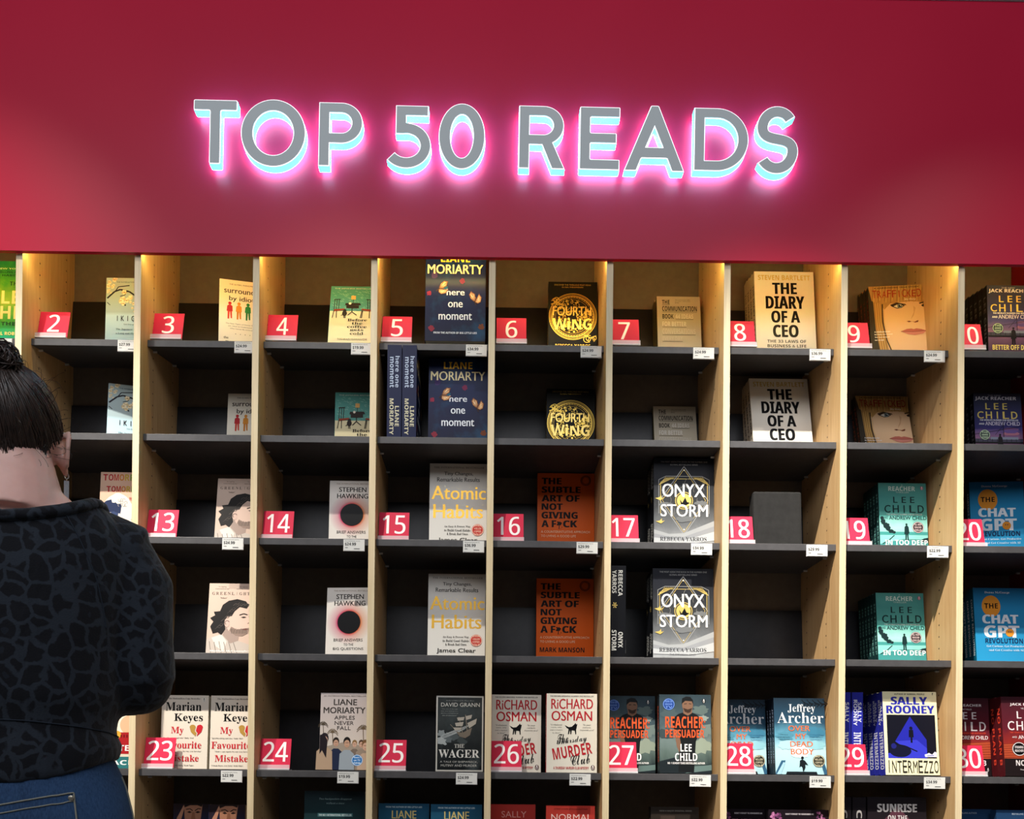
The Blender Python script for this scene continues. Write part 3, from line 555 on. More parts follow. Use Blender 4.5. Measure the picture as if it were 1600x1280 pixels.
def c_archer(a):
    w = mat('d2d6da'); o = mat('cf6a3e'); d = mat('141a20')
    for i in range(14):
        u = .55 + .035 * i; a.line([(u, .02 + .03 * (i % 3)), (u + .06, .07), (u + .02, .12 - .02 * (i % 2))], .012, BK)
    for i, (u, v, r, c) in enumerate(((.2, .5, .2, '4f8aa0'), (.8, .45, .22, '3c7894'), (.25, .62, .2, 'a8d0d8'), (.8, .62, .2, '8cc0cc'), (.5, .7, .25, 'cfe8ea'))): a.blob(u, v, r, mat(c), 20, .35, ry=r * .55, seed=i + 40)
    a.text('Jeffrey', .27, .08, .81, .21, w, 'sl'); a.text('Archer', .06, .187, .97, .333, w, 'sl'); a.text('OVER', .27, .363, .70, .435, o, 'm'); a.text('MY', .41, .467, .62, .535, o, 'm'); a.text('DEAD', .30, .57, .745, .64, o, 'm'); a.text('BODY', .31, .667, .76, .742, o, 'm')
    a.lines(['"This story', 'twists and turns', 'Sunday Express"'], .06, .3, .475, .018, .03, d, 'i'); a.lines(['"Compelling', 'page turner', 'Telegraph"'], .68, .95, .475, .018, .03, mat('2a5a80'), 'i')
    a.poly([(0, .98), (.12, .82), (.2, .82), (.1, 1), (0, 1)], mat('2f5a78')); a.poly([(.02, 1), (.16, .84), (.19, .86), (.1, 1)], mat('9fc8d8')); a.poly([(.88, .82), (.94, .82), (1, .95), (1, 1), (.95, 1)], mat('2f5a78')); a.poly([(.22, .965), (.8, .965), (.82, 1), (.2, 1)], d)
    a.circ(.53, .785, .028, d); a.poly([(.47, .90), (.48, .82), (.53, .805), (.58, .825), (.64, .88), (.58, .87), (.585, .91), (.55, .96), (.53, .96), (.53, .91), (.5, .89), (.46, .91)], d); seal(a, .85, .825, .12, mat('1d1c18'), mat('c0b89c'), ['NO. 1', 'MILLION', 'COPIES', 'SOLD'])
def c_inter(a):
    n = mat('2a2f9a'); d = mat('0e0f1c'); b = mat('3338c0'); a.text('AUTHOR OF NORMAL PEOPLE', .22, .02, .78, .04, d, 'b'); a.text('f', .92, .012, .945, .04, d, 'b'); a.text('SALLY', .15, .062, .83, .157, n, 'x'); a.text('ROONEY', .06, .167, .955, .265, n, 'x')
    a.rect(.06, .28, .955, .80, d); a.poly([(.49, .30), (.78, .58), (.78, .80), (.62, .80), (.2, .60)], mat('2226a0')); a.poly([(.2, .60), (.6, .58), (.78, .68), (.78, .80), (.06, .80), (.06, .74), (.3, .74), (.5, .72)], b)
    a.circ(.29, .715, .2, mat('10122c'), ry=.115); a.circ(.17, .655, .05, mat('1d2070'), ry=.05); a.line([(.2, .63), (.4, .66), (.6, .72)], .02, d); a.circ(.50, .44, .03, d); a.poly([(.46, .46), (.54, .46), (.545, .55), (.52, .55), (.52, .615), (.485, .615), (.485, .55), (.455, .55)], d)
    kn = mat('c9cbe6'); a.poly([(.74, .785), (.73, .755), (.78, .745), (.81, .735), (.87, .755), (.92, .72), (.955, .73), (.955, .785)], kn); a.line([(.78, .77), (.9, .765)], .01, n)
    a.chars('INTERMEZZO', .02, .825, .985, .975, mat('2a2822'), 'r', .84, .004)
def c_planb(a):
    w = mat('d8cfd0'); r = mat('c8402c'); a.text('JACK REACHER', .17, .08, .86, .12, w, 'b'); a.text('THE NEW THRILLER', .38, .14, .66, .158, w, 'r')
    a.chars('LEE', .25, .185, .79, .275, w, 'm', .52)
    a.chars('CHILD', .08, .31, .95, .425, w, 'm', .74)
    a.text("THE WORLD'S NUMBER ONE BESTSELLER", .14, .445, .92, .463, r, 'b'); a.text('AND', .18, .50, .27, .522, w, 'r'); a.text('ANDREW CHILD', .3, .487, .96, .535, w, 'm')
    a.poly([(0, .6), (1, .56), (1, .78), (0, .78)], mat('a5452a')); 
    for i in range(7): a.line([(0, .6 + .028 * i), (1, .565 + .032 * i)], .008, mat('6a2018'))
    a.rect(0, .78, 1, 1, mat('1a1214')); seal(a, .3, .66, .14, BK, w, ['STREAMING', 'REACHER']); a.text('NO PLAN B', .22, .80, .9, .87, w, 'b'); a.text('Featuring Jack Reacher', .3, .91, .75, .93, w, 'r'); penguin(a, .93, .92, .03, BK, w)
def c_browman(a):
    sk = mat('9a6a52'); d = mat('1e1512'); a.poly([(.28, .0), (.32, .25), (.4, .42), (.5, .47), (.62, .44), (.74, .28), (.8, .0)], sk); a.poly([(.28, 0), (.8, 0), (.78, .04), (.65, .018), (.45, .02), (.3, .05)], d)
    a.poly([(.02, .3), (.1, .18), (.22, .07), (.27, .02), (.3, .05), (.24, .16), (.16, .3), (.08, .42)], mat('a5745c')); a.line([(.34, .075), (.45, .065), (.53, .092)], .022, d); a.line([(.59, .092), (.68, .062), (.76, .068)], .022, d)
    a.poly([(.37, .11), (.44, .095), (.51, .112), (.44, .122)], d); a.poly([(.6, .112), (.67, .095), (.75, .108), (.67, .122)], d); a.poly([(.52, .11), (.58, .11), (.61, .2), (.55, .22), (.49, .2)], mat('84563f')); a.poly([(.38, .25), (.55, .22), (.72, .24), (.66, .42), (.5, .46), (.42, .38)], d)
    a.text('EXTREME', .1, .6, .9, .72, WHITE, 'b'); a.text('OWNERSHIP', .1, .75, .9, .85, WHITE, 'b')
def c_teal(a):
    a.text('Two backpackers disappear', .24, .075, .78, .1, mat('7d9494'), 'i'); a.text('without a trace', .36, .12, .66, .142, mat('7d9494'), 'i'); a.rect(.22, .24, .8, .28, mat('3c6468')); a.text('THE NO.1 INTERNATIONAL BESTSELLER', .24, .25, .78, .272, mat('cfe0de'), 'b'); a.text('THE LAST', .2, .45, .8, .56, mat('dfe6e2'), 'b'); a.text('TRAIL', .25, .6, .75, .72, mat('dfe6e2'), 'b')
def c_blue(a):
    w = mat('d9d2b4'); a.text('FROM THE AUTHOR OF BIG LITTLE LIES', .14, .035, .86, .055, mat('bcd0d8'), 'b'); a.text('LIANE', .26, .09, .75, .19, mat('d8c27a'), 'm'); a.text('MORIARTY', .05, .24, .95, .34, w, 'm'); a.text('NINE PERFECT', .15, .5, .85, .57, w, 'm'); a.text('STRANGERS', .2, .6, .8, .67, w, 'm')
def c_sally(a): w = mat('d98f86'); a.text('SALLY', .24, .085, .8, .165, w, 'r'); a.text('ROONEY', .2, .2, .84, .28, w, 'r'); a.text('BEAUTIFUL WORLD', .15, .5, .85, .57, w, 'r')
def c_normal(a): w = mat('e8c2ba'); a.text('A brief comedy of two young friends', .15, .03, .85, .055, BK, 'i'); a.text('NORMAL', .1, .105, .93, .185, w, 'r'); a.text('PEOPLE', .12, .23, .9, .31, w, 'r'); a.text('SALLY ROONEY', .15, .5, .85, .56, w, 'r')
def c_plain(a): a.text('NOW A MAJOR ORIGINAL SERIES', .18, .04, .85, .065, mat('77736c'), 'b'); a.rect(.2, .11, .5, .6, mat('3a302a')); a.rect(.52, .11, .8, .6, mat('2c2622'))
def c_pink(a):
    p = mat('c98aa8'); rn = random.Random(11); a.text("DON'T FORGET TO REMEMBER ME", .28, .045, .75, .065, mat('cfc8cc'), 'b')
    for i in range(70): a.blob(rn.choice((rn.uniform(.0, .2), rn.uniform(.8, 1))), rn.uniform(.03, .4), .03, mat(('8a4a78', 'b878a0', '5c3456')[i % 3]), 9, .5, seed=i)
    a.text('NEVER LIE', .1, .13, .9, .25, p, 'b')
def c_sun(a):
    w = mat('c9c4c2'); a.poly([(.2, .3), (.5, .1), (.8, .3), (.5, .5)], mat('54303c')); a.text('SUNRISE', .16, .075, .84, .165, w, 'x'); a.text('ON THE', .34, .20, .67, .26, w, 'b'); a.text('REAPING', .12, .30, .88, .39, w, 'b')
def c_bluelee(a): w = mat('a9b8c8'); a.text('BESTSELLING AUTHOR', .3, .04, .7, .06, w, 'r'); a.text('LUKE', .22, .14, .8, .24, w, 'b'); a.text('STORM', .15, .3, .85, .4, w, 'b')
def c_cartoon(a):
    a.circ(.5, .2, .3, CREAM); a.circ(.8, .25, .2, mat('d9b08c')); a.rect(.5, .38, 1, .75, mat('a31f24')); a.circ(.55, .42, .08, mat('d8a23a'))
    for i in range(6): a.rect(.62 + .06 * i, .42, .65 + .06 * i, .47, mat('6d1216'))
    a.text('STARTER', .1, .6, .95, .7, WHITE, 'b'); a.rect(0, .8, 1, 1, mat('2f6f72')); a.text('PACK', .3, .86, .95, .94, WHITE, 'b')

def st(*a, **k): return lambda n, h: stock(n, h, *a, **k)
def radial(name, h):
    t = NT(name); v, o = t.xyz(); w = h / 1.53
    x = t.math('SUBTRACT', o[0], .49 * w); z = t.math('SUBTRACT', o[2], .5 * h); r = t.math('DIVIDE', t.math('SQRT', t.math('ADD', t.math('MULTIPLY', x, x), t.math('MULTIPLY', z, z))), w)
    tint = t.ramp(t.math('ADD', t.math('DIVIDE', x, w), .5), [(.2, 'c42c6a'), (.55, 'd2443c'), (.8, 'd0762c')]); f = t.ramp(r, [(.25, 'ffffff'), (.31, 'c0c0c0'), (.5, '000000')])
    return t.set(.42, .11, t.mix(f, 'e9e3da', tint))
# key: (art, stock, spine colour, spine text, spine text colour, aspect, thickness, look)
T = {
 'green': (c_green, st([(0, '1c6b3a'), (.25, '3f8f2c'), (.5, '86a822'), (.7, '3f9a2a'), (1, '1a9a6a')], .5, 30), '1c6b3a', 'THE THEORY', 'e8cf7a', 1.53, .03, 'green book with large gold capital letters'),
 'ikigai': (c_ikigai, st([(0, 'a9bcbc'), (.5, '9fb4b8'), (.55, 'b4d2dc'), (1, 'aecfdb')]), 'b4d2dc', 'I K I G A I', '3f5a68', 1.53, .019, 'pale blue book with cherry blossom branches'),
 'surround': (c_surround, st([(0, 'e9e2d0'), (1, 'e9e2d0')]), 'e4dcc8', 'surrounded by idiots', '38302a', 1.53, .02, 'cream book with four small coloured figures'),
 'coffee': (c_coffee, st([(0, 'ddd2a8'), (1, 'ddd2a8')]), '4f9388', 'Before the coffee gets cold', 'dfe8d8', 1.53, .016, 'teal and cream book with two chairs and a cat'),
 'moment': (c_moment, st([(0, '101838'), (.3, '142048'), (.6, '12183a'), (1, '0e122c')], .7, 14, '173c5c', .22), '121a3c', [('here one', .12, .46, .56, .86, 'aebcd4'), ('moment', .13, .46, .18, .48, 'aebcd4'), ('LIANE', .66, .88, .56, .84, 'c9c4a8'), ('MORIARTY', .58, .97, .18, .46, 'c9c4a8')], 'aebcd4', 1.50, .038, 'dark blue book with butterflies and pale lettering'),
 'wing': (c_wing, st([(0, '1b1a17'), (1, '151411')]), '161512', 'FOURTH WING', 'd8b552', 1.53, .035, 'black book with a gold ring emblem'),
 'comm': (c_comm, st([(0, 'b9b2a0'), (1, 'b3ac9a')], rough=.5), '6f6a44', 'COMMUNICATION BOOK', '22201d', 1.53, .03, 'beige book with underlined lines of capitals'),
 'diary': (c_diary, st([(0, 'e2ddcf'), (1, 'e6e2d8')]), 'd8d2c2', 'THE DIARY OF A CEO', '141416', 1.53, .022, 'white book with huge black capitals'),
 'face': (c_face, st([(0, 'd6b087'), (.5, 'e2bf98'), (1, 'd9b38c')], .2, 10), '3c342a', 'TRAFFICKED', 'b05a3a', 1.53, .019, 'book with a close-up face under a blond fringe'),
 'night': (c_night, st([(0, '3c3f4c'), (.3, '30345a'), (.5, '3c3a70'), (.65, '7a5878'), (1, '1a1a28')], .15, 12), '16161c', 'LEE CHILD', '6a6a70', 1.53, .021, 'dark purple book with yellow capitals and a round seal'),
 'blocks': (c_blocks, st([(0, 'c7a48e'), (1, 'c7a48e')]), 'c7a48e', 'TOMORROW', 'a3242c', 1.53, .03, 'tan book with blocky multicoloured letters and a wave'),
 'lights': (c_green_lights, st([(0, 'cbb4a4'), (1, 'c4ac9c')]), 'cbb6a6', 'GREENLIGHTS', '1d1a19', 1.53, .02, 'beige book with a dark-haired man in profile'),
 'hole': (c_hole, radial, 'e9e3da', 'BRIEF ANSWERS', '1c1714', 1.53, .018, 'white book with a black disc in an orange-pink glow'),
 'atomic': (c_atomic, st([(0, 'd6d2ca'), (.4, 'dcd9d1'), (1, 'e4e2db')]), 'd6d2ca', 'Atomic Habits', 'c9992e', 1.53, .026, 'off-white book with large gold lettering'),
 'subtle': (c_subtle, st([(0, 'd65a14'), (1, 'd65a14')]), 'c44e10', 'THE SUBTLE ART', '1a100c', 1.53, .022, 'orange book with black block capitals'),
 'onyx': (c_onyx, st([(0, '1a1d26'), (.25, '24262c'), (.5, '3c3e40'), (.75, '6c6f72'), (1, 'a5a8aa')], .3, 14), '121317', [('REBECCA', .05, .33, .54, .80, 'b9b9b4'), ('YARROS', .05, .30, .18, .44, 'b9b9b4'), ('*', .40, .46, .2, .5, 'd8bd6a'), ('ONYX', .72, .89, .56, .84, 'c9c9c4'), ('STORM', .70, .92, .18, .46, 'c9c9c4')], 'b9b9b4', 1.50, .045, 'black and silver book with a gold sun and white capitals'),
 'deep': (c_deep, st([(0, '4c8f88'), (.2, '3f827e'), (.45, '4f9c94'), (.62, '9ad0c6'), (1, '2f7a78')], .25, 14), '183436', 'IN TOO DEEP', '6fa8a0', 1.53, .0175, 'teal book with a walking man and black capitals'),
 'chat': (c_chat, st([(0, '1f6a96'), (.3, '2383b4'), (1, '2a8fc0')]), '14586f', 'CHATGPT REVOLUTION', 'd9e4ea', 1.53, .018, 'bright blue book with an orange speech bubble'),
 'marian': (c_marian, st([(0, 'd4cabc'), (1, 'd4cabc')]), 'd4cabc', 'Marian Keyes', '0c0c0e', 1.58, .034, 'white book with black and red serif words and a split heart'),
 'apples': (c_apples, st([(0, 'bdb2b0'), (.4, 'cbbfb8'), (.7, 'd8ccc0'), (1, 'b8a898')], .15, 10), 'bdb2b0', 'LIANE MORIARTY', '3d3834', 1.6, .03, 'greyish book with a group of people under palms'),
 'wager': (c_wager, st([(0, 'b9b7b0'), (1, 'b9b7b0')]), '1a1d1f', 'THE WAGER', 'b9b8b2', 1.6, .026, 'dark book with a ship in a storm and a pale border'),
 'murder': (c_murder, st([(0, 'e2dccd'), (1, 'e2dccd')]), 'b3222c', 'RICHARD OSMAN', 'e2dccd', 1.54, .026, 'cream book with red capitals and a black fox'),
 'persuader': (c_persuader, st([(0, '2c3a42'), (.3, '42535a'), (.6, '6a7a78'), (.8, '54645f'), (1, '2a3638')], .5, 12), '1c2226', 'REACHER: PERSUADER', 'd8562c', 1.51, .028, 'stormy grey book with a standing man and orange capitals'),
 'archer': (c_archer, st([(0, '1c2a36'), (.3, '2a4a60'), (.5, '5f9cb4'), (.7, 'b4dce2'), (1, 'a4ccd4')], .25, 10), '0e141e', 'JEFFREY ARCHER', '8898b0', 1.51, .019, 'blue book with a running man and orange words'),
 'inter': (c_inter, st([(0, 'e6dfb8'), (1, 'e9e3bc')]), '2a2f9a', [('SALLY', .12, .36, .52, .86, 'dfe0ee'), ('ROONEY', .09, .40, .14, .48, 'dfe0ee'), ('INTERMEZZO', .48, .93, .16, .84, 'dfe0ee')], 'dfe0ee', 1.54, .03, 'cream book with a blue cone of light'),
 'planb': (c_planb, st([(0, '3c1c24'), (.4, '5c1c28'), (.6, '8a2a24'), (1, '2a1418')], .3, 10), '4a141a', 'NO PLAN B', 'd0402c', 1.53, .026, 'dark red book with white capitals and a black seal'),
 'brow': (c_browman, st([(0, '241a1c'), (.5, '1c2a4a'), (1, '16203a')], .6, 8), '1c2a4a', 'OWNERSHIP', 'd9d9d9', 1.53, .024, 'book with a man pressing fingers to his temple'),
 'teal': (c_teal, st([(0, '1a2428'), (.2, '1c3034'), (1, '2c5a5e')], .2, 8), '16262a', 'THE LAST TRAIL', 'dfe6e2', 1.53, .03, 'dark teal book with faint small lines of text'),
 'liane': (c_blue, st([(0, '1f4a66'), (.5, '2a6a88'), (1, '1c3c58')], .5, 10), '1f4a66', 'LIANE MORIARTY', 'd8c27a', 1.53, .03, 'blue book with gold and cream capitals'),
 'sally': (c_sally, st([(0, 'a5322c'), (1, 'a5322c')]), 'a5322c', 'SALLY ROONEY', 'd98f86', 1.53, .022, 'plain red book with pink capitals'),
 'normal': (c_normal, st([(0, 'b0382f'), (1, 'b0382f')]), 'b0382f', 'NORMAL PEOPLE', 'e8c2ba', 1.53, .022, 'red book with an italic line over pink capitals'),
 'plain': (c_plain, st([(0, '2a241f'), (1, '2a241f')], .3, 10), '241f1a', 'ORIGINAL SERIES', '77736c', 1.53, .03, 'dark brown book with small grey capitals'),
 'pink': (c_pink, st([(0, '1a141a'), (1, '241420')]), '1a141a', 'NEVER LIE', 'c98aa8', 1.53, .022, 'black book with mauve petals'),
 'sun': (c_sun, st([(0, '1c181c'), (1, '261c20')]), '1c181c', 'COLLINS', 'a9a4a2', 1.53, .036, 'black book with grey stencil capitals'),
 'luke': (c_bluelee, st([(0, '1f3a5c'), (1, '24507a')], .4, 10), '1f3a5c', 'LUKE STORM', 'a9b8c8', 1.53, .026, 'deep blue book with pale capitals'),
 'cartoon': (c_cartoon, st([(0, 'd9cdb8'), (1, 'd9cdb8')]), 'a31f24', 'STARTER PACK', 'f2f0ec', 1.53, .02, 'red cartoon cover with white capitals'),
}
_bm = {}
def book_meshes(key, w, h):
    """cover (boards, spine and all print) and page block; front board faces -y, spine on the left"""
    if key in _bm: return _bm[key]
    art, stk, sc, stx, stc, asp, t, look = T[key]
    mb = MB(); base = stk('stock_' + key, h); sm = mat(sc, .35); e = .0011
    mb.add([(0, 0, 0), (w, 0, 0), (w, 0, h), (0, 0, h)], [(0, 1, 2, 3)], base)
    mb.box(0, w, .00002, e, 0, h, mat(sc, .4)); mb.box(0, w, t - e, t, 0, h, sm); mb.box(-.0006, e, .0001, t, 0, h, sm)
    k0 = len(mb.v); art(Art(mb, w, h)); lo_ = min(p[1] for p in mb.v[k0:]); sc_ = min(1, .0011 / max(-lo_, 1e-6))
    mb.v[k0:] = [(p[0], -.00018 + (p[1] + .0003) * sc_, p[2]) for p in mb.v[k0:]]      # the whole print stays within a millimetre of the board
    # spine lettering runs downwards
    if isinstance(stx, str): stx = [(stx, .14, .86, .29, .71, stc)]
    for tx_, za, zb, s0, s1, c_ in stx:      # s runs from the left of the spine to its right
        vs, fs = glyphs(tx_, 'b'); mb.add([(-.0009, t * (1 - (s0 + b * (s1 - s0))), h * (1 - za - a * (zb - za))) for a, b, q in vs], fs, mat(c_, .4))
    pb = MB(); pb.box(e, w - .0012, e, t - e, .0006, h - .0006, PAGES)
    _bm[key] = (mb.mesh('cover'), pb.mesh('page_block')); return _bm[key]
def make_book(key, w, h, name='book'):
    c, p = book_meshes(key, w, h); r = empty(name)
    for n, me in (('cover', c), ('page_block', p)):
        o = bpy.data.objects.new(n, me); COL.objects.link(o); o.parent = r
    return r

# ------------------------------------------------------------------ the setting
P = .31; TH = .017; DEP = .272
ROWPX = {1: [(130, 527.5), (470, 533.7), (680, 537.5), (840, 541), (1040, 543), (1400, 546)], 2: [(150, 676), (480, 681), (850, 686), (1040, 689), (1400, 690.7)],
         3: [(300, 840), (660, 843), (850, 845.4), (1220, 849.6), (1560, 853)], 4: [(330, 1021), (660, 1023), (1030, 1028), (1400, 1030.8)], 5: [(300, 1204), (660, 1204.7), (1030, 1208.5), (1400, 1213)]}
FRONT = {1: .045, 2: .024, 3: .022, 4: .022, 5: .022, 6: .022}
ZT = {r: float(np.mean([at(x, y, FRONT[r])[2] for x, y in l])) for r, l in ROWPX.items()}; ZT[6] = ZT[5] - .305
TILT = {1: .222, 2: 0, 3: 0, 4: 0, 5: 0, 6: 0}
HZ = float(np.mean([at(x, y, -.013)[2] for x, y in ((0, 391), (500, 398.5), (1000, 405), (1500, 412))]))
TOPZ = float(at(1500, 1, -.013)[2])
ROWY = {r: float(np.mean([y for _, y in l])) for r, l in ROWPX.items()}; ROWY[6] = 1388
def sz(row, y): return ZT[row] + TILT[row] * (y - FRONT[row])
def bayx(b): return (b - 6) * P + TH / 2, (b - 5) * P - TH / 2
tag(MB().box(-3.4, 3.4, -5, .3, -.05, 0, make_dark('floor_tile', '8d8a86', '9b9894', .3)).build('floor'), kind='structure')
tag(MB().box(-3.4, 3.4, .30, .36, 0, 3.6, mat('3a3634', .7)).build('wall_back'), kind='structure')
tag(MB().box(-3.4, 5 * P + .02, -.013, -.001, HZ, TOPZ, REDWALL).build('wall_front'), kind='structure')
tag(MB().box(-3.4, 5 * P + .02, -.02, .29, TOPZ, TOPZ + .12, mat('b9b5b0', .6)).build('trim_1'), kind='structure')
case = empty('bookcase', (0, 0, 0)); tag(case, 'built-in oak bookcase with tall bays of charcoal shelves under the red sign wall', 'bookcase')
CTOP = HZ + .30
for i in range(-7, 6):
    m_, e_ = (WOOD, EDGE) if i < 5 else (REDDARK, REDDARK)
    d = MB(); x = i * P; d.box(x - TH / 2, x + TH / 2, .001, DEP, .0, CTOP, m_); d.box(x - TH / 2, x + TH / 2, 0, .001, 0, CTOP if i > 99 else HZ + .02, e_)
    o = d.build('divider', case)
    if i == 5: o.name = 'end_panel'; o['label'] = 'dark red end panel'
MB().box(-7 * P, 5 * P, DEP, DEP + .012, 0, CTOP, TAUPE).build('back_panel', case)
MB().box(-7 * P, 5 * P, .0, DEP + .012, CTOP, CTOP + .018, TAUPE).build('top_panel', case)
LEDM = mat('fff0c0', .5, emit=(1, .86, .26), es=50)
PIN = mat('d0cdc8', .4, .2)
for b in range(-1, 11):
    x0, x1 = bayx(b)
    MB().box(x0 + .004, x1 - .004, .004, .010, HZ + .0075, HZ + .0125, LEDM).build('light_strip', case)['label'] = 'warm glowing strip light'
    for r in range(1, 7):
        f = FRONT[r]; s = MB(); z0, z1 = ZT[r], sz(r, DEP)
        v = [(x, y, z) for x in (x0 + .0004, x1 - .0004) for y, z in ((f, z0 - .018), (f, z0), (DEP - .0005, z1), (DEP - .0005, z1 - .018))]
        s.add(v, [(0, 1, 2, 3), (7, 6, 5, 4), (0, 4, 5, 1), (1, 5, 6, 2), (2, 6, 7, 3), (3, 7, 4, 0)], SHELF)
        so = s.build('shelf', case, bevel=.0008)
        if r < 6:
            u = MB(); y0, y1, zb = DEP - .024, DEP - .0085, sz(r, DEP - .02)
            v = [(x, y, z) for x in (x0 + .001, x1 - .001) for y, z in ((y0, zb), (y1, zb + .177), (y1 + .006, zb + .177), (y0 + .006, zb))]
            u.add(v, [(0, 1, 2, 3), (7, 6, 5, 4), (0, 4, 5, 1), (1, 5, 6, 2), (2, 6, 7, 3), (3, 7, 4, 0)], BLACK); u.build('upstand', so)
        if r < 6 and b > 1:
            for y in (.085, .225):
                xs = x0 if b <= 5 else x1; sgn = 1 if b <= 5 else -1; z = sz(r, y) - .0212
                p = MB(); p.tube([(xs - .001 * sgn, y, z), (xs + .010 * sgn, y, z)], .003, 8, PIN); p.build('shelf_pin', so)

# ------------------------------------------------------------------ illuminated letters
def arc(cx, cy, rx, ry, a0, a1, n=24): return [(cx + rx * math.cos(R(a0 + (a1 - a0) * i / n)), cy + ry * math.sin(R(a0 + (a1 - a0) * i / n))) for i in range(n + 1)]
def stroke(pts, th):
    q = [Vector(p) for p in pts]; L = []; Rr = []
    for i, p in enumerate(q):
        d = (q[min(i + 1, len(q) - 1)] - q[max(i - 1, 0)]).normalized(); n = Vector((-d.y, d.x)) * th / 2; L.append(tuple(p + n)); Rr.append(tuple(p - n))
    return L + Rr[::-1]
def rounded(pts, r):
    """clip the corners of a polygon with a small radius"""
    out = []; n = len(pts)
    for i in range(n):
        a, b, c = (Vector(pts[i - 1]), Vector(pts[i]), Vector(pts[(i + 1) % n])); u, w = (a - b), (c - b); rr = min(r, u.length * .45, w.length * .45)
        u.normalize(); w.normalize(); p, q = b + u * rr, b + w * rr
        for k in range(5): t = k / 4; out.append(tuple(p * (1 - t) ** 2 + b * 2 * t * (1 - t) + q * t * t))
    return out
S_ = .172  # stroke as a share of the cap height
def glyph_T(w): return [rounded([(0, 1), (0, 1 - S_ * .95), (w / 2 - S_ / 2, 1 - S_ * .95), (w / 2 - S_ / 2, 0), (w / 2 + S_ / 2, 0), (w / 2 + S_ / 2, 1 - S_ * .95), (w, 1 - S_ * .95), (w, 1)], .025)]
def glyph_O(w): return [arc(w / 2, .5, w / 2, .515, 0, 360, 64)[:-1], arc(w / 2, .5, w / 2 - S_ * 1.08, .515 - S_ * 1.02, 0, 360, 64)[:-1]]
def bowl(w, ybot): r = (1 - ybot) / 2; return r
def glyph_P(w, leg=False):
    yb = .36 if not leg else .38; r = (1 - yb) / 2; rx = min(r * 1.05, w * .6); cx = w - rx
    if leg: cx -= .02
    o = [(0, 0), (0, 1), (cx, 1)] + arc(cx, yb + r, rx, r, 90, -90, 30)[1:]
    if leg: o = [(0, 0), (0, 1), (cx, 1)] + arc(cx, yb + r, rx, r, 90, -62, 30)[1:] + [(w, 0), (w - S_ * 1.2, 0), (w * .5, yb), (S_, yb), (S_, 0)]
    else: o += [(S_, yb), (S_, 0)]
    t = S_ * .95
    h = [(S_, 1 - t), (S_, yb + t), (cx, yb + t)] + arc(cx, yb + r, rx - S_, r - t, -90, 90, 30)[1:-1] + [(cx, 1 - t)]
    return [o, h]
def glyph_E(w): t = S_ * .95; return [rounded([(0, 0), (0, 1), (w, 1), (w, 1 - t), (S_, 1 - t), (S_, .5 + t * .52), (w * .92, .5 + t * .52), (w * .92, .5 - t * .48), (S_, .5 - t * .48), (S_, t), (w, t), (w, 0)], .02)]
def glyph_A(w):
    a = .06; k = S_ * 1.13; y1, y2 = .20, .37; fx = lambda y: (w / 2 - a) * y + k * .97; f2 = lambda y: w - fx(y)
    top = (w / 2 - k * .97) / (w / 2 - a)
    return [rounded([(0, 0), (w / 2 - a, 1.02), (w / 2 + a, 1.02), (w, 0), (w - k, 0), (f2(y1), y1), (fx(y1), y1), (k, 0)], .02), [(fx(y2), y2), (f2(y2), y2), (w / 2, top)]]
def glyph_D(w):
    c = w * .42; t = S_ * .95
    return [[(0, 0), (0, 1), (c, 1)] + arc(c, .5, w - c, .5, 90, -90, 40)[1:], [(S_, 1 - t), (S_, t), (c, t)] + arc(c, .5, w - c - S_, .5 - t, -90, 90, 40)[1:]]
def glyph_S(w):
    t = S_; r1 = .245; r2 = .265; ax = w / 2 - t / 2
    top = arc(w / 2 + .01, 1.01 - t / 2 - r1 + .01, ax * .93, r1, 32, 180, 22); bot = arc(w / 2, t / 2 + r2 - .01, ax, r2, 0, -148, 24)
    m0, m1 = top[-1], bot[0]; mid = []
    for i in range(1, 18):
        q = i / 18; mid.append(((1 - q) ** 3 * m0[0] + 3 * (1 - q) ** 2 * q * m0[0] + 3 * (1 - q) * q * q * m1[0] + q ** 3 * m1[0], (1 - q) ** 3 * m0[1] + 3 * (1 - q) ** 2 * q * (m0[1] - .27) + 3 * (1 - q) * q * q * (m1[1] + .27) + q ** 3 * m1[1]))
    return [stroke(top + mid + bot, t)]
def glyph_5(w):
    t = S_; r = .275; rx = w * .60 - t / 2; cx = w - t / 2 - rx; cy = t / 2 + r + .0
    a = arc(cx, cy, rx, r, 100, -142, 34)
    body = stroke([(.16, cy + r * .985)] + a, t)
    n = len(body); # join the flag: up the stem, along the top bar
    x0 = .09; top = [(x0, cy + r * .985 - t / 2), (x0, 1), (w * .93, 1), (w * .93, 1 - t * .95), (x0 + t, 1 - t * .95), (x0 + t, cy + r * 1.0 + t / 2)]
    half = n // 2; L = body[:half]; Rr = body[half:]
    return [rounded(top[:5], 0.0) + [(x0 + t, cy + r + t * .42)] + L[1:] + Rr[:-1]]
FACE = mat('bcc4c6', .6, 0, .15); 
def acrylic_glow():
    t = NT('glowing_acrylic'); t.b.inputs['Base Color'].default_value = (.03, .05, .05, 1); t.b.inputs['Emission Color'].default_value = (.024, .80, 1.0, 1); t.b.inputs['Emission Strength'].default_value = 14; return t.m
GLOW = acrylic_glow(); RIM = mat('ffffff', .4, emit=(.95, .95, 1), es=1.0); BACKGLOW = mat('ffffff', .5, emit=(.5, .70, 1.15), es=28)
YF, YB = -.050, -.027
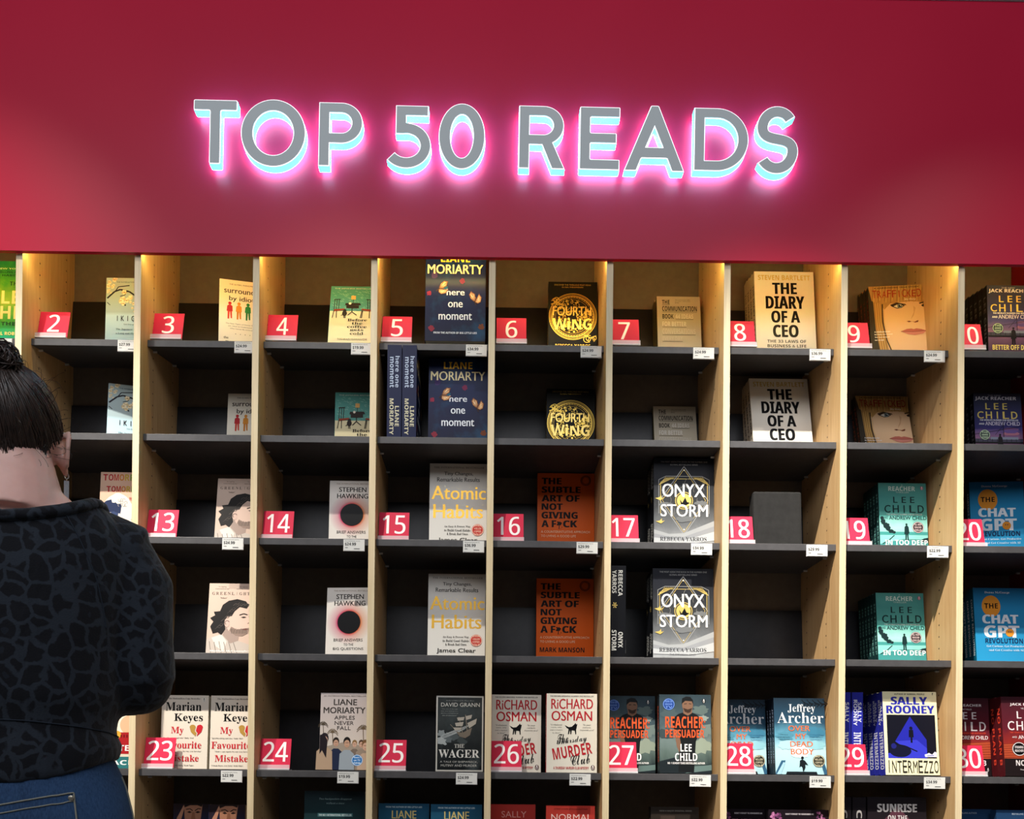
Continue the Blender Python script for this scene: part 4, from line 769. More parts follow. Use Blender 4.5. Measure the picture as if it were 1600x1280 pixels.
letters = [('T', glyph_T, 301.6, 369.8, 156, 255.5), ('O', glyph_O, 376, 477, 156.8, 258.5), ('P', glyph_P, 497.6, 566, 160.4, 259.4), ('5', glyph_5, 608.7, 673, 165, 262.8), ('0', glyph_O, 685, 757.4, 163.3, 262.5),
           ('R', lambda w: glyph_P(w, True), 810.3, 882.5, 165.6, 263.2), ('E', glyph_E, 905.2, 968, 167.2, 265), ('A', glyph_A, 975, 1069.3, 167, 267), ('D', glyph_D, 1084, 1169, 169.2, 267), ('S', glyph_S, 1179, 1246.7, 168, 270.5)]
def curve_mesh(loops, ext, off):
    c = bpy.data.curves.new('g', 'CURVE'); c.dimensions = '2D'; c.fill_mode = 'BOTH'; c.extrude = ext; c.offset = off
    for lp in loops:
        s = c.splines.new('POLY'); s.points.add(len(lp) - 1); s.use_cyclic_u = True
        for p, (x, y) in zip(s.points, lp): p.co = (x, y, 0, 1)
    o = bpy.data.objects.new('g', c); me = o.to_mesh(); vs = [tuple(v.co) for v in me.vertices]; fs = [tuple(p.vertices) for p in me.polygons]; o.to_mesh_clear(); bpy.data.objects.remove(o); bpy.data.curves.remove(c); return vs, fs
DESC = {'T': 'letter T opening the word TOP', 'O': 'round letter O of TOP', 'P': 'letter P ending the word TOP', '5': 'figure 5 of the sign', '0': 'narrow figure 0 after the 5', 'R': 'letter R opening the word READS', 'E': 'letter E of READS', 'A': 'letter A of READS', 'D': 'letter D of READS', 'S': 'letter S ending the word READS'}
for ch, fn, xa, xb, ya, yb in letters:
    a = at(xa, (ya + yb) / 2, YF); b = at(xb, (ya + yb) / 2, YF); zt, zb = at((xa + xb) / 2, ya, YF)[2], at((xa + xb) / 2, yb, YF)[2]
    H = zt - zb; Wd = b[0] - a[0]
    if ch in 'O05S': pass
    lp = fn(Wd / H); lp = [[(x * H, y * H) for x, y in l] for l in lp]
    e = empty('sign_letter', (a[0], YF, zb), (0, -.012, 0) if False else (0, 0.0094, 0)); tag(e, 'grey-faced glowing ' + DESC[ch] + ' on the red wall', 'sign letter', 'illuminated sign letters')
    D_ = YB - YF
    def put(nm, ext, off, yc, mt):
        vs, fs = curve_mesh(lp, ext, off); m = MB(); m.add([(x, yc - z, y) for x, y, z in vs], fs, mt); return m.build(nm, e, fix=False)
    put('letter_return', D_ / 2 - .0006, 0, D_ / 2 + .0006, GLOW); put('letter_rim', .0006, 0, .0004, RIM); put('letter_face', .0006, -.0019, -.0005, FACE); put('back_light', .0005, -.002, D_ + .0012, BACKGLOW)

# ------------------------------------------------------------------ books
ORD = ['second', 'third', 'fourth', 'fifth', 'sixth', 'seventh']
ROWN = {1: 'top shelf', 2: 'second shelf down', 3: 'third shelf down', 4: 'fourth shelf down', 5: 'fifth shelf down', 6: 'lowest visible shelf'}
ROWS = {1: 'top', 2: 'second', 3: 'third', 4: 'fourth', 5: 'fifth', 6: 'lowest'}
DIM = {}; FIRST = {}
def instance(key):
    if key not in FIRST: FIRST[key] = make_book(key, *DIM[key]); return FIRST[key]
    return copy_tree(FIRST[key])
LOG = []
def B(key, row, bay, xl, xr=None, yt=0, lean=3, yaw=0, copies=0, w=None, depth=None, note='', clampx=True, sp=None, h=None):
    """a face-out book: left (and right) pixel column of its foot, pixel row of its top; copies stand behind it"""
    asp, t = T[key][5], T[key][6]; ln = R(lean); yb = ROWY[row]; best = None; known = key in DIM
    dmax = .244 - (copies + 1) * t / math.cos(ln)
    rng = [depth] if depth is not None else list(np.arange(FRONT[row] + .004, dmax, .002)); ln0 = ln
    for ln in ([ln0] if depth is not None else [ln0 + R(k) for k in (0, 2, 4, 6, 8, 10)]):
      for d in rng:
        if d > .244 - (copies + 1) * t / math.cos(ln): continue
        a = at(xl, yb, d); zb = sz(row, d) + t * (TILT[row] + math.sin(ln))
        if w: ww = w
        elif known: ww = DIM[key][0]
        else: ww = (at(xr, yb, d)[0] - a[0]) / math.cos(R(yaw))
        xm = xl + 25; hh = .2
        for _ in range(6): hh = (at(xm, yt, d + hh * math.sin(ln))[2] - zb) / math.cos(ln)
        err = abs(hh - (DIM[key][1] if known else ww * asp)) + (ln - ln0) * .012
        if best is None or err < best[0] - 1e-9: best = (err, d, a[0], zb, ww, hh, ln)
    err, d, X, zb, ww, hh, ln = best
    if not known: DIM[key] = (ww, h or hh)
    ww, hh2 = DIM[key]
    lo, hi = bayx(bay)
    ext = ww * math.cos(R(yaw))
    X = max(X, lo + .001 + (t * math.sin(R(yaw)) if yaw > 0 else 0)); 
    if X + ext > hi - .001: X = hi - .001 - ext
    LOG.append((key, row, round(d, 3), round(ww, 3), round(hh, 3), round(hh2, 3), round(err, 3), round(math.degrees(ln), 1), round(dmax, 3)))
    prev = 0; objs = []
    sgn = ('beside the red %d sign' % sp) if sp else note
    for k in range(copies + 1):
        o = instance(key); o.location = (X, d + k * (t / math.cos(ln) / math.cos(R(yaw)) + .0012), zb + TILT[row] * k * t); o.rotation_euler = (-ln, 0, R(yaw)); objs.append(o)
        if k == 0: lb = '%s on the %s %s' % (T[key][7], ROWN[row], sgn)
        else: lb = '%s copy on the %s shelf, stacked behind the front %s' % (ORD[k - 1], ROWS[row], T[key][7])
        words = lb.split()
        tag(o, ' '.join(words[:16]), 'book', 'face-out books on the ' + ROWN[row])
    return objs
def SPINE(key, row, bay, px, depth, lab):
    """a book standing spine out, its right edge at pixel column px"""
    a = at(px, ROWY[row], depth); o = instance(key); lo, hi = bayx(bay); t = T[key][6]
    o.location = (max(a[0], lo + t + .001), depth, sz(row, depth) + TILT[row] * .15); o.rotation_euler = (0, 0, R(90)); tag(o, lab, 'book', 'spine-out books on the ' + ROWN[row])
BL = 'below the red %d sign'
# top shelf
B('green', 1, 1, -23, w=.150, yt=408, lean=3, note='in the first bay')
B('ikigai', 1, 2, 164, w=.127, yt=434.5, sp=2, lean=2)
B('surround', 1, 3, 341.5, w=.128, yt=435.5, sp=3, yaw=11)
B('coffee', 1, 4, 512, w=.124, yt=447.5, lean=14, sp=4)
B('moment', 1, 5, 664, 758, yt=393, lean=2, sp=5, depth=.052)
B('wing', 1, 6, 857, 933, yt=440.5, sp=6)
B('comm', 1, 7, 1028.7, 1097, yt=463.5, sp=7, copies=1)
B('diary', 1, 8, 1183, 1276.5, yt=424.5, sp=8, copies=3)
B('face', 1, 9, 1364.5, 1447, yt=449, sp=9, yaw=-6, copies=3)
B('night', 1, 10, 1545, w=.136, yt=446, sp=None, note='beside the red sign ending in 0', copies=4)
# second shelf
B('ikigai', 2, 2, 166, yt=599, lean=8, yaw=14, note=BL % 2, copies=1)
B('surround', 2, 3, 356.5, yt=615.5, lean=5, note=BL % 3)
B('coffee', 2, 4, 523, yt=613.5, lean=4, note=BL % 4)
B('moment', 2, 5, 671.5, yt=560, lean=2, note=BL % 5)
SPINE('moment', 2, 5, 626.5, .03, 'blue spine of outer butterfly book, standing against the bay side on the second shelf')
SPINE('moment', 2, 5, 650, .03, 'blue spine of inner butterfly book, between its twin and the face-out copy, second shelf')
B('wing', 2, 6, 854.5, yt=607.5, lean=4, note=BL % 6)
B('comm', 2, 7, 1024.5, yt=635.5, lean=3, note=BL % 7)
B('diary', 2, 8, 1179.5, yt=592, lean=5, note=BL % 8, copies=3)
B('face', 2, 9, 1350.5, yt=627, lean=6, note=BL % 9, copies=2)
B('night', 2, 10, 1526, yt=614.5, lean=5, note='below the red sign ending in 0', copies=2)
# third shelf
B('blocks', 3, 2, 157, w=.129, yt=738, lean=4, note='beside the person')
B('lights', 3, 3, 338.7, w=.128, yt=748, lean=9, sp=13)
B('hole', 3, 4, 513.5, w=.127, yt=751.5, lean=4, sp=14)
B('atomic', 3, 5, 670.5, 760, yt=724.5, lean=3, sp=15)
B('subtle', 3, 6, 840, 929, yt=739.5, lean=2, sp=16)
B('onyx', 3, 7, 1023, 1117, yt=716.5, lean=2, sp=17, copies=1)
B('deep', 3, 9, 1376, 1451, yt=755, lean=5, sp=19, copies=4)
B('chat', 3, 10, 1519, w=.147, yt=754, lean=5, sp=20, yaw=-5)
# fourth shelf
B('lights', 4, 3, 330.5, yt=912, lean=8, note=BL % 13)
B('hole', 4, 4, 513, yt=919, lean=5, yaw=-4, note=BL % 14)
B('atomic', 4, 5, 668, yt=897, lean=4, note=BL % 15)
B('subtle', 4, 6, 838, yt=904, lean=3, note=BL % 16)
B('onyx', 4, 7, 1020.5, yt=888.5, lean=3, note=BL % 17, copies=1)
SPINE('onyx', 4, 7, 966.5, .035, 'black and silver spine standing alone against the bay side below the red 17 sign')
B('deep', 4, 9, 1373, yt=926.7, lean=6, note=BL % 19, copies=5)
B('chat', 4, 10, 1527, yt=919, lean=6, note=BL % 20, copies=2)
# fifth shelf
o = B('marian', 5, 3, 250, 323, yt=1086.5, lean=3, depth=.085, copies=1, sp=23)
o[0]['label'] = 'white split-heart book fully in view, right behind the red 23 sign'; o[1]['label'] = 'second white split-heart book, stacked behind the one by the red 23 sign'
o = B('marian', 5, 3, 335.5, yt=1087, lean=3, depth=.085); o[0]['label'] = 'white split-heart book half cut off by the oak divider, fifth shelf down'
B('apples', 5, 4, 498.5, w=.128, yt=1083, lean=5, depth=.05, sp=24)
B('wager', 5, 5, 680.5, 754.5, yt=1087.5, lean=3, depth=.06, sp=25)
o = B('murder', 5, 6, 853.5, 932.5, yt=1084, lean=2, depth=.045, sp=26); o[0]['label'] = 'cream fox book in full view, brighter of the pair on the 26 shelf'
o = B('murder', 5, 6, 763, yt=1089.5, lean=2, depth=.09); o[0]['label'] = 'cream fox book partly hidden behind the red 26 sign'
o = B('persuader', 5, 7, 1031, 1112, yt=1085.5, lean=4, depth=.04); o[0]['label'] = 'stormy grey book with a standing man, unobstructed one of the 27 shelf'
o = B('persuader', 5, 7, 942, yt=1087, lean=4, depth=.09); o[0]['label'] = 'stormy grey book with a standing man, partly hidden behind the red 27 sign'
o = B('archer', 5, 8, 1212, 1292, yt=1091, lean=6, depth=.045, copies=5); o[0]['label'] = 'blue book with a running man, front of its stack on the 28 shelf'
o = B('archer', 5, 8, 1103, yt=1093, lean=6, depth=.10); o[0]['label'] = 'blue book with orange words, partly hidden behind the red 28 sign'
B('inter', 5, 9, 1384, 1469, yt=1081, lean=6, depth=.05, sp=29, copies=3)
SPINE('inter', 5, 9, 1328, .085, 'blue spine tight against the oak divider behind the red 29 sign')
SPINE('inter', 5, 9, 1347.5, .085, 'blue spine next to the stack of cream books, above the red 29 sign')
o = B('planb', 5, 10, 1571, w=.138, yt=1089, lean=6, depth=.05, copies=2); o[0]['label'] = 'dark red book cut by the picture edge, front of its stack, fifth shelf'
o = B('planb', 5, 10, 1466, yt=1091, lean=5, depth=.10); o[0]['label'] = 'dark red book partly hidden behind the red 30 sign'
B('cartoon', 5, 2, 150, w=.129, yt=1110, lean=3, depth=.06, note='behind the person')
# lowest shelf in view
o = B('brow', 6, 3, 268, w=.098, yt=1255, lean=3, depth=.10, h=.21); o[0]['label'] = 'book with a brow-pressing man, beside the bay side under the 23 shelf'
o = B('brow', 6, 3, 323, yt=1257, lean=3, depth=.06); o[0]['label'] = 'book with a brow-pressing man, next to the divider under the 23 shelf'
B('teal', 6, 4, 473, 568, yt=1236, lean=3, depth=.06, note='under the red 24 sign')
o = B('liane', 6, 5, 672, 752, yt=1257, lean=2, depth=.06); o[0]['label'] = 'blue book with gold capitals, brighter of the pair under the 25 shelf'
o = B('liane', 6, 5, 590, yt=1258, lean=2, depth=.095); o[0]['label'] = 'blue book with gold capitals, shaded one of the pair under the 25 shelf'
B('sally', 6, 6, 764, 834, yt=1257, lean=2, depth=.08, note='under the red 26 sign'); B('normal', 6, 6, 853, 929, yt=1259, lean=2, depth=.05, note='under the 26 shelf')
B('plain', 6, 7, 1017, 1092, yt=1261, lean=2, depth=.06, note='under the 27 shelf')
o = B('pink', 6, 8, 1205, 1299, yt=1265.5, lean=2, depth=.05, copies=1); o[0]['label'] = 'black book with mauve petals, front of its stack under the 28 shelf'
o = B('pink', 6, 8, 1110, yt=1264, lean=2, depth=.08); o[0]['label'] = 'black book with mauve petals, cut off by the divider under the 28 shelf'
B('sun', 6, 9, 1358, 1450, yt=1245.5, lean=3, depth=.05, note='under the 29 shelf')
SPINE('sun', 6, 9, 1329, .06, 'black spine beside the oak divider under the 29 shelf'); SPINE('sun', 6, 9, 1352, .06, 'black spine next to the stencil-lettered book under the 29 shelf')
o = B('luke', 6, 10, 1560, w=.14, yt=1266, lean=3, depth=.05); o[0]['label'] = 'deep blue book cut by the picture edge under the 30 shelf'
o = B('luke', 6, 10, 1470, yt=1266, lean=3, depth=.09); o[0]['label'] = 'deep blue book against the divider under the red 30 sign'
for l in LOG: print('BOOK', l)

# ------------------------------------------------------------------ blank block, number signs, price tags
blk = MB(); blk.box(0, .134, 0, .04, 0, .16, make_dark('black_felt', '1a1a1a', '242424', .9)); ob = blk.build('display_block', None, bevel=.007)
d_ = .075; a_ = at(1178, ROWY[3], d_); hh = .16
ob.location = (a_[0], d_, sz(3, d_) + .0030); ob.rotation_euler = (R(-4), 0, 0); tag(ob, 'plain black felt-like block standing beside the red 18 sign', 'display block')
SIGNS = {2: (1, 2, 101), 3: (1, 3, 281), 4: (1, 4, 462), 5: (1, 5, 642.5), 6: (1, 6, 822.5), 7: (1, 7, 1000), 8: (1, 8, 1182), 9: (1, 9, 1361.5), 10: (1, 10, 1539.5),
         13: (3, 3, 271.7), 14: (3, 4, 456), 15: (3, 5, 638), 16: (3, 6, 817.5), 17: (3, 7, 996), 18: (3, 8, 1179), 19: (3, 9, 1361.6), 20: (3, 10, 1542),
         23: (5, 3, 266), 24: (5, 4, 450), 25: (5, 5, 632), 26: (5, 6, 815), 27: (5, 7, 995.5), 28: (5, 8, 1180), 29: (5, 9, 1358), 30: (5, 10, 1542)}
SW, SH = .081, .083
for n, (row, bay, br) in SIGNS.items():
    d = FRONT[row] + .020; X = at(br, ROWY[row], d)[0] - SW; lo, hi = bayx(bay); X = max(X, lo + .001)
    e = empty('number_sign', (X, d, sz(row, d) + .0006 + TILT[row] * .03)); tag(e, 'red card sign with white number %d standing on a shelf edge' % n, 'number sign', 'red number signs')
    ln = R(13); rot = Matrix.Rotation(-ln, 4, 'X')
    c = MB(); c.box(0, SW, 0, .0012, 0, SH, CARD); s = str(n); asp = {1: .62, 2: 1.25}[len(s)]
    vs, fs = glyphs(s, 'n'); hgt = SH * .66; wid = hgt * (.58 if len(s) == 1 else 1.22)
    if '1' in s and len(s) == 2: wid *= .93
    x0 = (SW - wid) / 2; c.add([(x0 + a * wid, -.0003 - q * .00003, SH * .235 + b * hgt) for a, b, q in vs], fs, CARDW)
    o = c.build('card', e); o.matrix_local = Matrix.Translation((0, .006, .0035)) @ rot
    h = MB(); h.box(-.001, SW + .001, -.004, .027, 0, .0022, ACRYL); h.box(-.001, SW + .001, -.0022, -.0006, .0005, .014, ACRYL); h.box(-.001, SW + .001, -.003, .004, .002, .004, mat('dcdcdc', .3)); h.build('holder', e)
TAGS = [(1, 1, -14, '32.99'), (1, 2, 184, '27.99'), (1, 3, 366.5, '24.99'), (1, 4, 549, '19.99'), (1, 5, 728.5, '34.99'), (1, 6, 908, '24.99'), (1, 7, 1084, '24.99'), (1, 8, 1266, '36.99'), (1, 9, 1445, '24.99'),
        (3, 3, 347.5, '24.99'), (3, 4, 537, '24.99'), (3, 5, 724, '36.99'), (3, 6, 901.5, '29.99'), (3, 7, 1080.5, '34.99'), (3, 8, 1261, '29.99'), (3, 9, 1450, '22.99'),
        (5, 3, 345.5, '22.99'), (5, 4, 527.5, '19.99'), (5, 5, 713, '24.99'), (5, 6, 890.5, '22.99'), (5, 7, 1078.5, '22.99'), (5, 8, 1266, '19.99'), (5, 9, 1445, '34.99')]
for row, bay, px, pr in TAGS:
    y = FRONT[row] - .0035; a = at(px, ROWY[row] + 10, y); zt = ZT[row] - .0035; W_, H_ = .054, .029; g = mat('5a5a5a', .6)
    e = empty('price_tag', (a[0], y, zt - H_)); e['label'] = 'white $%s price tag on the %s shelf edge of bay %s' % (pr, ROWS[row], {1: 'one', 2: 'two', 3: 'three', 4: 'four', 5: 'five', 6: 'six', 7: 'seven', 8: 'eight', 9: 'nine'}[bay])
    sgn = bay + {1: 0, 3: 10, 5: 20}[row]
    if sgn in SIGNS: e['label'] = 'white $%s price tag on the shelf edge below the red %d sign' % (pr, sgn)
    tag(e, None, 'price tag', 'white price tags'); e.rotation_euler = (0, .006, 0)
    m = MB(); m.box(0, W_, 0, .0008, 0, H_, TAGW)
    A = Art(m, W_, H_); A.text('$' + pr, .06, .26, .60, .56, INK, 'b'); A.lines(['RECOMMENDED RETAIL'], .06, .8, .08, .07, .1, g, 'r', 'l'); A.line([(.5, .82), (.78, .82)], .03, g); A.line([(.06, .72), (.2, .72)], .02, g); m.build('tag_card', e)
    k = MB(); k.box(-.001, W_ + .001, .0010, .0033, -.001, H_ + .001, mat('d9d9d9', .3)); k.build('tag_holder', e)

# ------------------------------------------------------------------ the person at the shelves
from mathutils.bvhtree import BVHTree
def snapper(o):
    bm = bmesh.new(); bm.from_mesh(o.data); t = BVHTree.FromBMesh(bm); bm.free(); return t
def snap(t, p, off=.0008):
    co, no, i, d = t.find_nearest(Vector(p)); return co + no * off
PY = -.94
TURN = 20
BX = float(at(24, 900, PY)[0])           # middle of the back
def vox(mb, name, parent, mt, size, smooth=6, fac=.5):
    """one continuous skin grown round overlapping closed shapes"""
    o = mb.build(name, None); r = o.modifiers.new('r', 'REMESH'); r.mode = 'VOXEL'; r.voxel_size = size; r.use_smooth_shade = True
    m = o.modifiers.new('s', 'SMOOTH'); m.factor = fac; m.iterations = smooth
    dg = bpy.context.evaluated_depsgraph_get(); me = bpy.data.meshes.new_from_object(o.evaluated_get(dg)); old = o.data
    o.modifiers.clear(); o.data = me; bpy.data.meshes.remove(old); me.materials.clear(); me.materials.append(mt)
    me.polygons.foreach_set('use_smooth', [True] * len(me.polygons)); me.name = name
    if parent: o.parent = parent
    return o
def skin_mat():
    t = NT('skin'); v, o = t.xyz(); n1 = t.noise(v, 14, 4, .6); n2 = t.noise(v, 260, 3, .6)
    c = t.ramp(n1, [(.3, 'dba89c'), (.7, 'ebc0b4')]); t.bump(n2, .12, .0006); t.b.inputs['Subsurface Weight'].default_value = .12; t.b.inputs['Subsurface Radius'].default_value = (.01, .004, .002); return t.set(.5, .4, c)
def leopard():
    t = NT('leopard_knit'); v, o = t.xyz()
    mp = t.n('ShaderNodeMapping'); mp.inputs['Scale'].default_value = (1.0, 1.0, .88); t.l(v, mp.inputs[0])
    nz = t.n('ShaderNodeTexNoise'); nz.inputs['Scale'].default_value = 42; nz.inputs['Detail'].default_value = 3; t.l(mp.outputs[0], nz.inputs['Vector'])
    vm = t.n('ShaderNodeVectorMath', operation='MULTIPLY_ADD'); t.l(nz.outputs['Color'], vm.inputs[0]); vm.inputs[1].default_value = (.020, .020, .020); t.l(mp.outputs[0], vm.inputs[2])
    vo = t.n('ShaderNodeTexVoronoi', feature='DISTANCE_TO_EDGE'); vo.inputs['Scale'].default_value = 40; vo.inputs['Randomness'].default_value = .9; t.l(vm.outputs[0], vo.inputs['Vector'])
    v1 = t.n('ShaderNodeTexVoronoi', feature='F1'); v1.inputs['Scale'].default_value = 40; v1.inputs['Randomness'].default_value = .9; t.l(vm.outputs[0], v1.inputs['Vector'])
    edge = t.ramp(vo.outputs['Distance'], [(.07, '252c36'), (.12, '0a0d15')])
    core = t.math('MULTIPLY', t.math('LESS_THAN', v1.outputs['Distance'], .17), t.math('GREATER_THAN', t.noise(v, 9, 2), .53))
    c = t.mix(core, edge, '161c26'); w = t.noise(v, 7, 3, .55, .8, (1.6, 1.6, .8)); n = t.noise(v, 420, 2)
    t.bump(t.math('ADD', t.math('MULTIPLY', w, 1.0), t.math('MULTIPLY', n, .05)), .5, .02)
    t.b.inputs['Sheen Weight'].default_value = .15; return t.set(.85, .2, c)
def denim():
    t = NT('denim'); v, o = t.xyz(); n1 = t.noise(v, 6, 4, .6); n2 = t.noise(v, 500, 2, .6, 0, (1, 1, .3)); t.bump(n2, .3, .0006)
    return t.set(.85, .2, t.mix(.35, t.ramp(n1, [(.3, '1f3350'), (.7, '31507a')]), t.ramp(n2, [(.3, '1a2b46'), (.7, '44648e')])))
SKIN, KNIT, DENIM = skin_mat(), leopard(), denim()
STITCH = mat('8e8f86', .8); HAIRM = None
def hair_mat():
    t = NT('hair'); v, o = t.xyz(); n = t.noise(v, 60, 3, .6, 0, (3, 3, .6)); return t.set(.42, .55, t.ramp(n, [(.3, '1a120f'), (.7, '38271f')]))
HAIRM = hair_mat()
per = empty('person', (BX, PY, 0), (0, 0, R(TURN))); tag(per, 'person seen from behind with a dark hair bun, black leopard-print sweater and blue jeans', 'person')
HZc = 1.508; HC = (-.014, .03, HZc)      # middle of the head
def tube(mb, pts, rad): mb.tube(pts, rad, 14, SKIN)
body = MB()
body.ell((HC[0], HC[1] + .0, HZc + .012), (.066, .090, .088), SKIN, 28, 18); body.ell((HC[0], HC[1] + .03, HZc - .055), (.058, .066, .062), SKIN); body.ell((HC[0], HC[1] + .068, HZc - .088), (.028, .026, .022), SKIN)
body.tube([(HC[0], HC[1] + .088, HZc + .02), (HC[0], HC[1] + .112, HZc - .028)], [.007, .014], 10, SKIN); body.ell((HC[0], HC[1] + .088, HZc - .06), (.022, .012, .007), SKIN)
for s in (-1, 1):
    body.ell((HC[0] + s * .030, HC[1] + .088, HZc + .028), (.022, .010, .007), SKIN); body.ell((HC[0] + s * .034, HC[1] + .060, HZc - .028), (.022, .024, .022), SKIN)
    ex = HC[0] + s * .071; ey = HC[1] + .008; ez = HZc - .012
    hl = [(ex + s * (.004 + .006 * math.sin(i * .28)), ey - .004 + .017 * math.cos(.5 + i * .37), ez + .003 + .029 * math.sin(.5 + i * .37)) for i in range(14)]
    body.tube(hl, .0048, 8, SKIN); body.ell((ex - s * .002, ey, ez), (.006, .014, .026), SKIN); body.ell((ex + s * .003, ey + .004, ez - .027), (.005, .008, .009), SKIN)
body.tube([(HC[0], .012, HZc - .02), (0, .0, 1.42), (0, -.008, 1.37)], [.054, .061, .072], 20, SKIN)
for s in (-1, 1): body.tube([(s * .03, -.004, 1.392), (s * .09, -.004, 1.352), (s * .16, 0, 1.325)], [.045, .036, .036], 14, SKIN)
body.rings([(.86, 0, 0, .15, .10), (.95, 0, 0, .155, .105), (1.08, 0, 0, .125, .09), (1.2, 0, 0, .14, .095), (1.3, 0, 0, .155, .095), (1.385, 0, 0, .11, .06)], 28, SKIN, 2.3)
def hand(mb, base, dirv, up, s, mt):
    """palm, four bent fingers of unequal length, thumb from the side of the palm"""
    d = Vector(dirv).normalized(); u = Vector(up).normalized(); w = d.cross(u).normalized(); b = Vector(base)
    mb.tube([b, b + d * .04, b + d * .085], [.026, .034, .032], 12, mt, True, .5)
    for i, L in enumerate((.066, .074, .070, .054)):
        r0 = b + d * .078 + w * (i - 1.5) * .0185; p1 = r0 + d * L * .45 - u * .006; p2 = p1 + d * L * .3 - u * L * .22; p3 = p2 + d * L * .12 - u * L * .26
        mb.tube([r0, p1, p2, p3], [.009, .0085, .008, .0065], 8, mt)
    t0 = b + d * .025 - w * .028 * s; t1 = t0 + d * .03 - w * .022 * s; t2 = t1 + d * .028 - w * .004 * s - u * .012
    mb.tube([t0, t1, t2], [.012, .010, .0075], 8, mt)
arms = {}
for s in (-1, 1):
    sh, el, wr = Vector((s * .158, .0, 1.338)), Vector((s * .170, -.008, 1.142)), Vector((s * .035, .215, 1.19))
    arms[s] = (sh, el, wr); body.tube([sh, sh.lerp(el, .5) + Vector((s * .012, 0, 0)), el, el.lerp(wr, .5), wr], [.034, .032, .028, .026, .022], 14, SKIN)
    hand(body, wr, (-s * .15, .95, .15), (0, -.2, 1), s, SKIN)
    body.tube([(s * .085, 0, .9), (s * .095, .01, .5), (s * .1, -.01, .09)], [.075, .052, .036], 16, SKIN)
bo = vox(body, 'body', per, SKIN, .0042, 5)
# sweater
sw = MB()
sw.rings([(.998, 0, .0, .146, .120), (1.03, 0, 0, .149, .120), (1.062, 0, 0, .140, .114), (1.082, 0, 0, .143, .116), (1.105, 0, 0, .153, .122), (1.15, 0, 0, .157, .122), (1.22, 0, 0, .161, .120), (1.29, 0, 0, .168, .114), (1.345, 0, 0, .165, .102), (1.385, 0, -.002, .14, .092), (1.412, 0, -.003, .11, .086)], 48, KNIT, 2.35)
for s in (-1, 1):
    sh, el, wr = arms[s]; sw.tube([(s * .05, -.002, 1.360), (s * .12, -.002, 1.349), (s * .165, 0, 1.330)], [.052, .052, .055], 18, KNIT)
    a1 = sh.lerp(el, .25) + Vector((s * .006, 0, 0)); a2 = sh.lerp(el, .62) + Vector((s * .003, -.004, 0))
    sw.ell(tuple(el + Vector((0, .008, 0))), (.052, .054, .052), KNIT); sw.ell(tuple(el.lerp(wr, .3)), (.047, .05, .047), KNIT); sw.ell(tuple(el.lerp(wr, .65)), (.041, .041, .041), KNIT)
    sw.tube([(s * .10, 0, 1.338), sh + Vector((-s * .015, 0, -.002)), a1, a2, el + Vector((s * .006, -.004, .012)), el + Vector((-s * .012, .03, -.004)), el.lerp(wr, .45), wr], [.045, .055, .055, .053, .051, .050, .046, .032], 22, KNIT)
so = vox(sw, 'sweater', per, KNIT, .0062, 5)
for v in so.data.vertices:      # the hem hangs lower at the spine than over the hips
    if v.co.z < 1.06: v.co.z += (1.06 - v.co.z) / .06 * (-.014 + .040 * min(abs(v.co.x) / .15, 1.1) ** 2)
# the neck opening: drop the knit above the collar line so that the nape shows
bm = bmesh.new(); bm.from_mesh(so.data)
def collar_z(x, y): return 1.357 + .036 * min(abs(x) / .10, 1.2) ** 2 + (-.012 * max(0, y) / .08)
dele = [v for v in bm.verts if abs(v.co.x) < .115 and v.co.z > collar_z(v.co.x, v.co.y) + .001]
bmesh.ops.delete(bm, geom=dele, context='VERTS'); bm.to_mesh(so.data); bm.free()
cl = MB(); pts = []
for i in range(41):
    an = 2 * math.pi * i / 40; x, y = .101 * math.cos(an), .086 * math.sin(an) - .002; pts.append((x, y, collar_z(x, y) + .002))
bvc = snapper(so); cl.tube([snap(bvc, p, -.001) for p in pts], .0105, 10, KNIT, False, .8); cl.build('collar', so, smooth=True)
seam = MB(); hem = [(.15 * math.cos(2 * math.pi * i / 60), .125 * math.sin(2 * math.pi * i / 60), 1.064 - .006 * math.cos(4 * math.pi * i / 60)) for i in range(61)]
DKN = mat('2a313b', .9)
dgp = None
bvs = snapper(so)
seam.tube([snap(bvs, p) for p in hem], .0009, 5, DKN, False)
for s in (-1, 1): seam.tube([snap(bvs, (s * (.075 + .085 * k / 14), -.11, 1.385 - .175 * (k / 14) ** 1.15)) for k in range(15)], .0009, 5, DKN, False)
seam.build('seam', so)
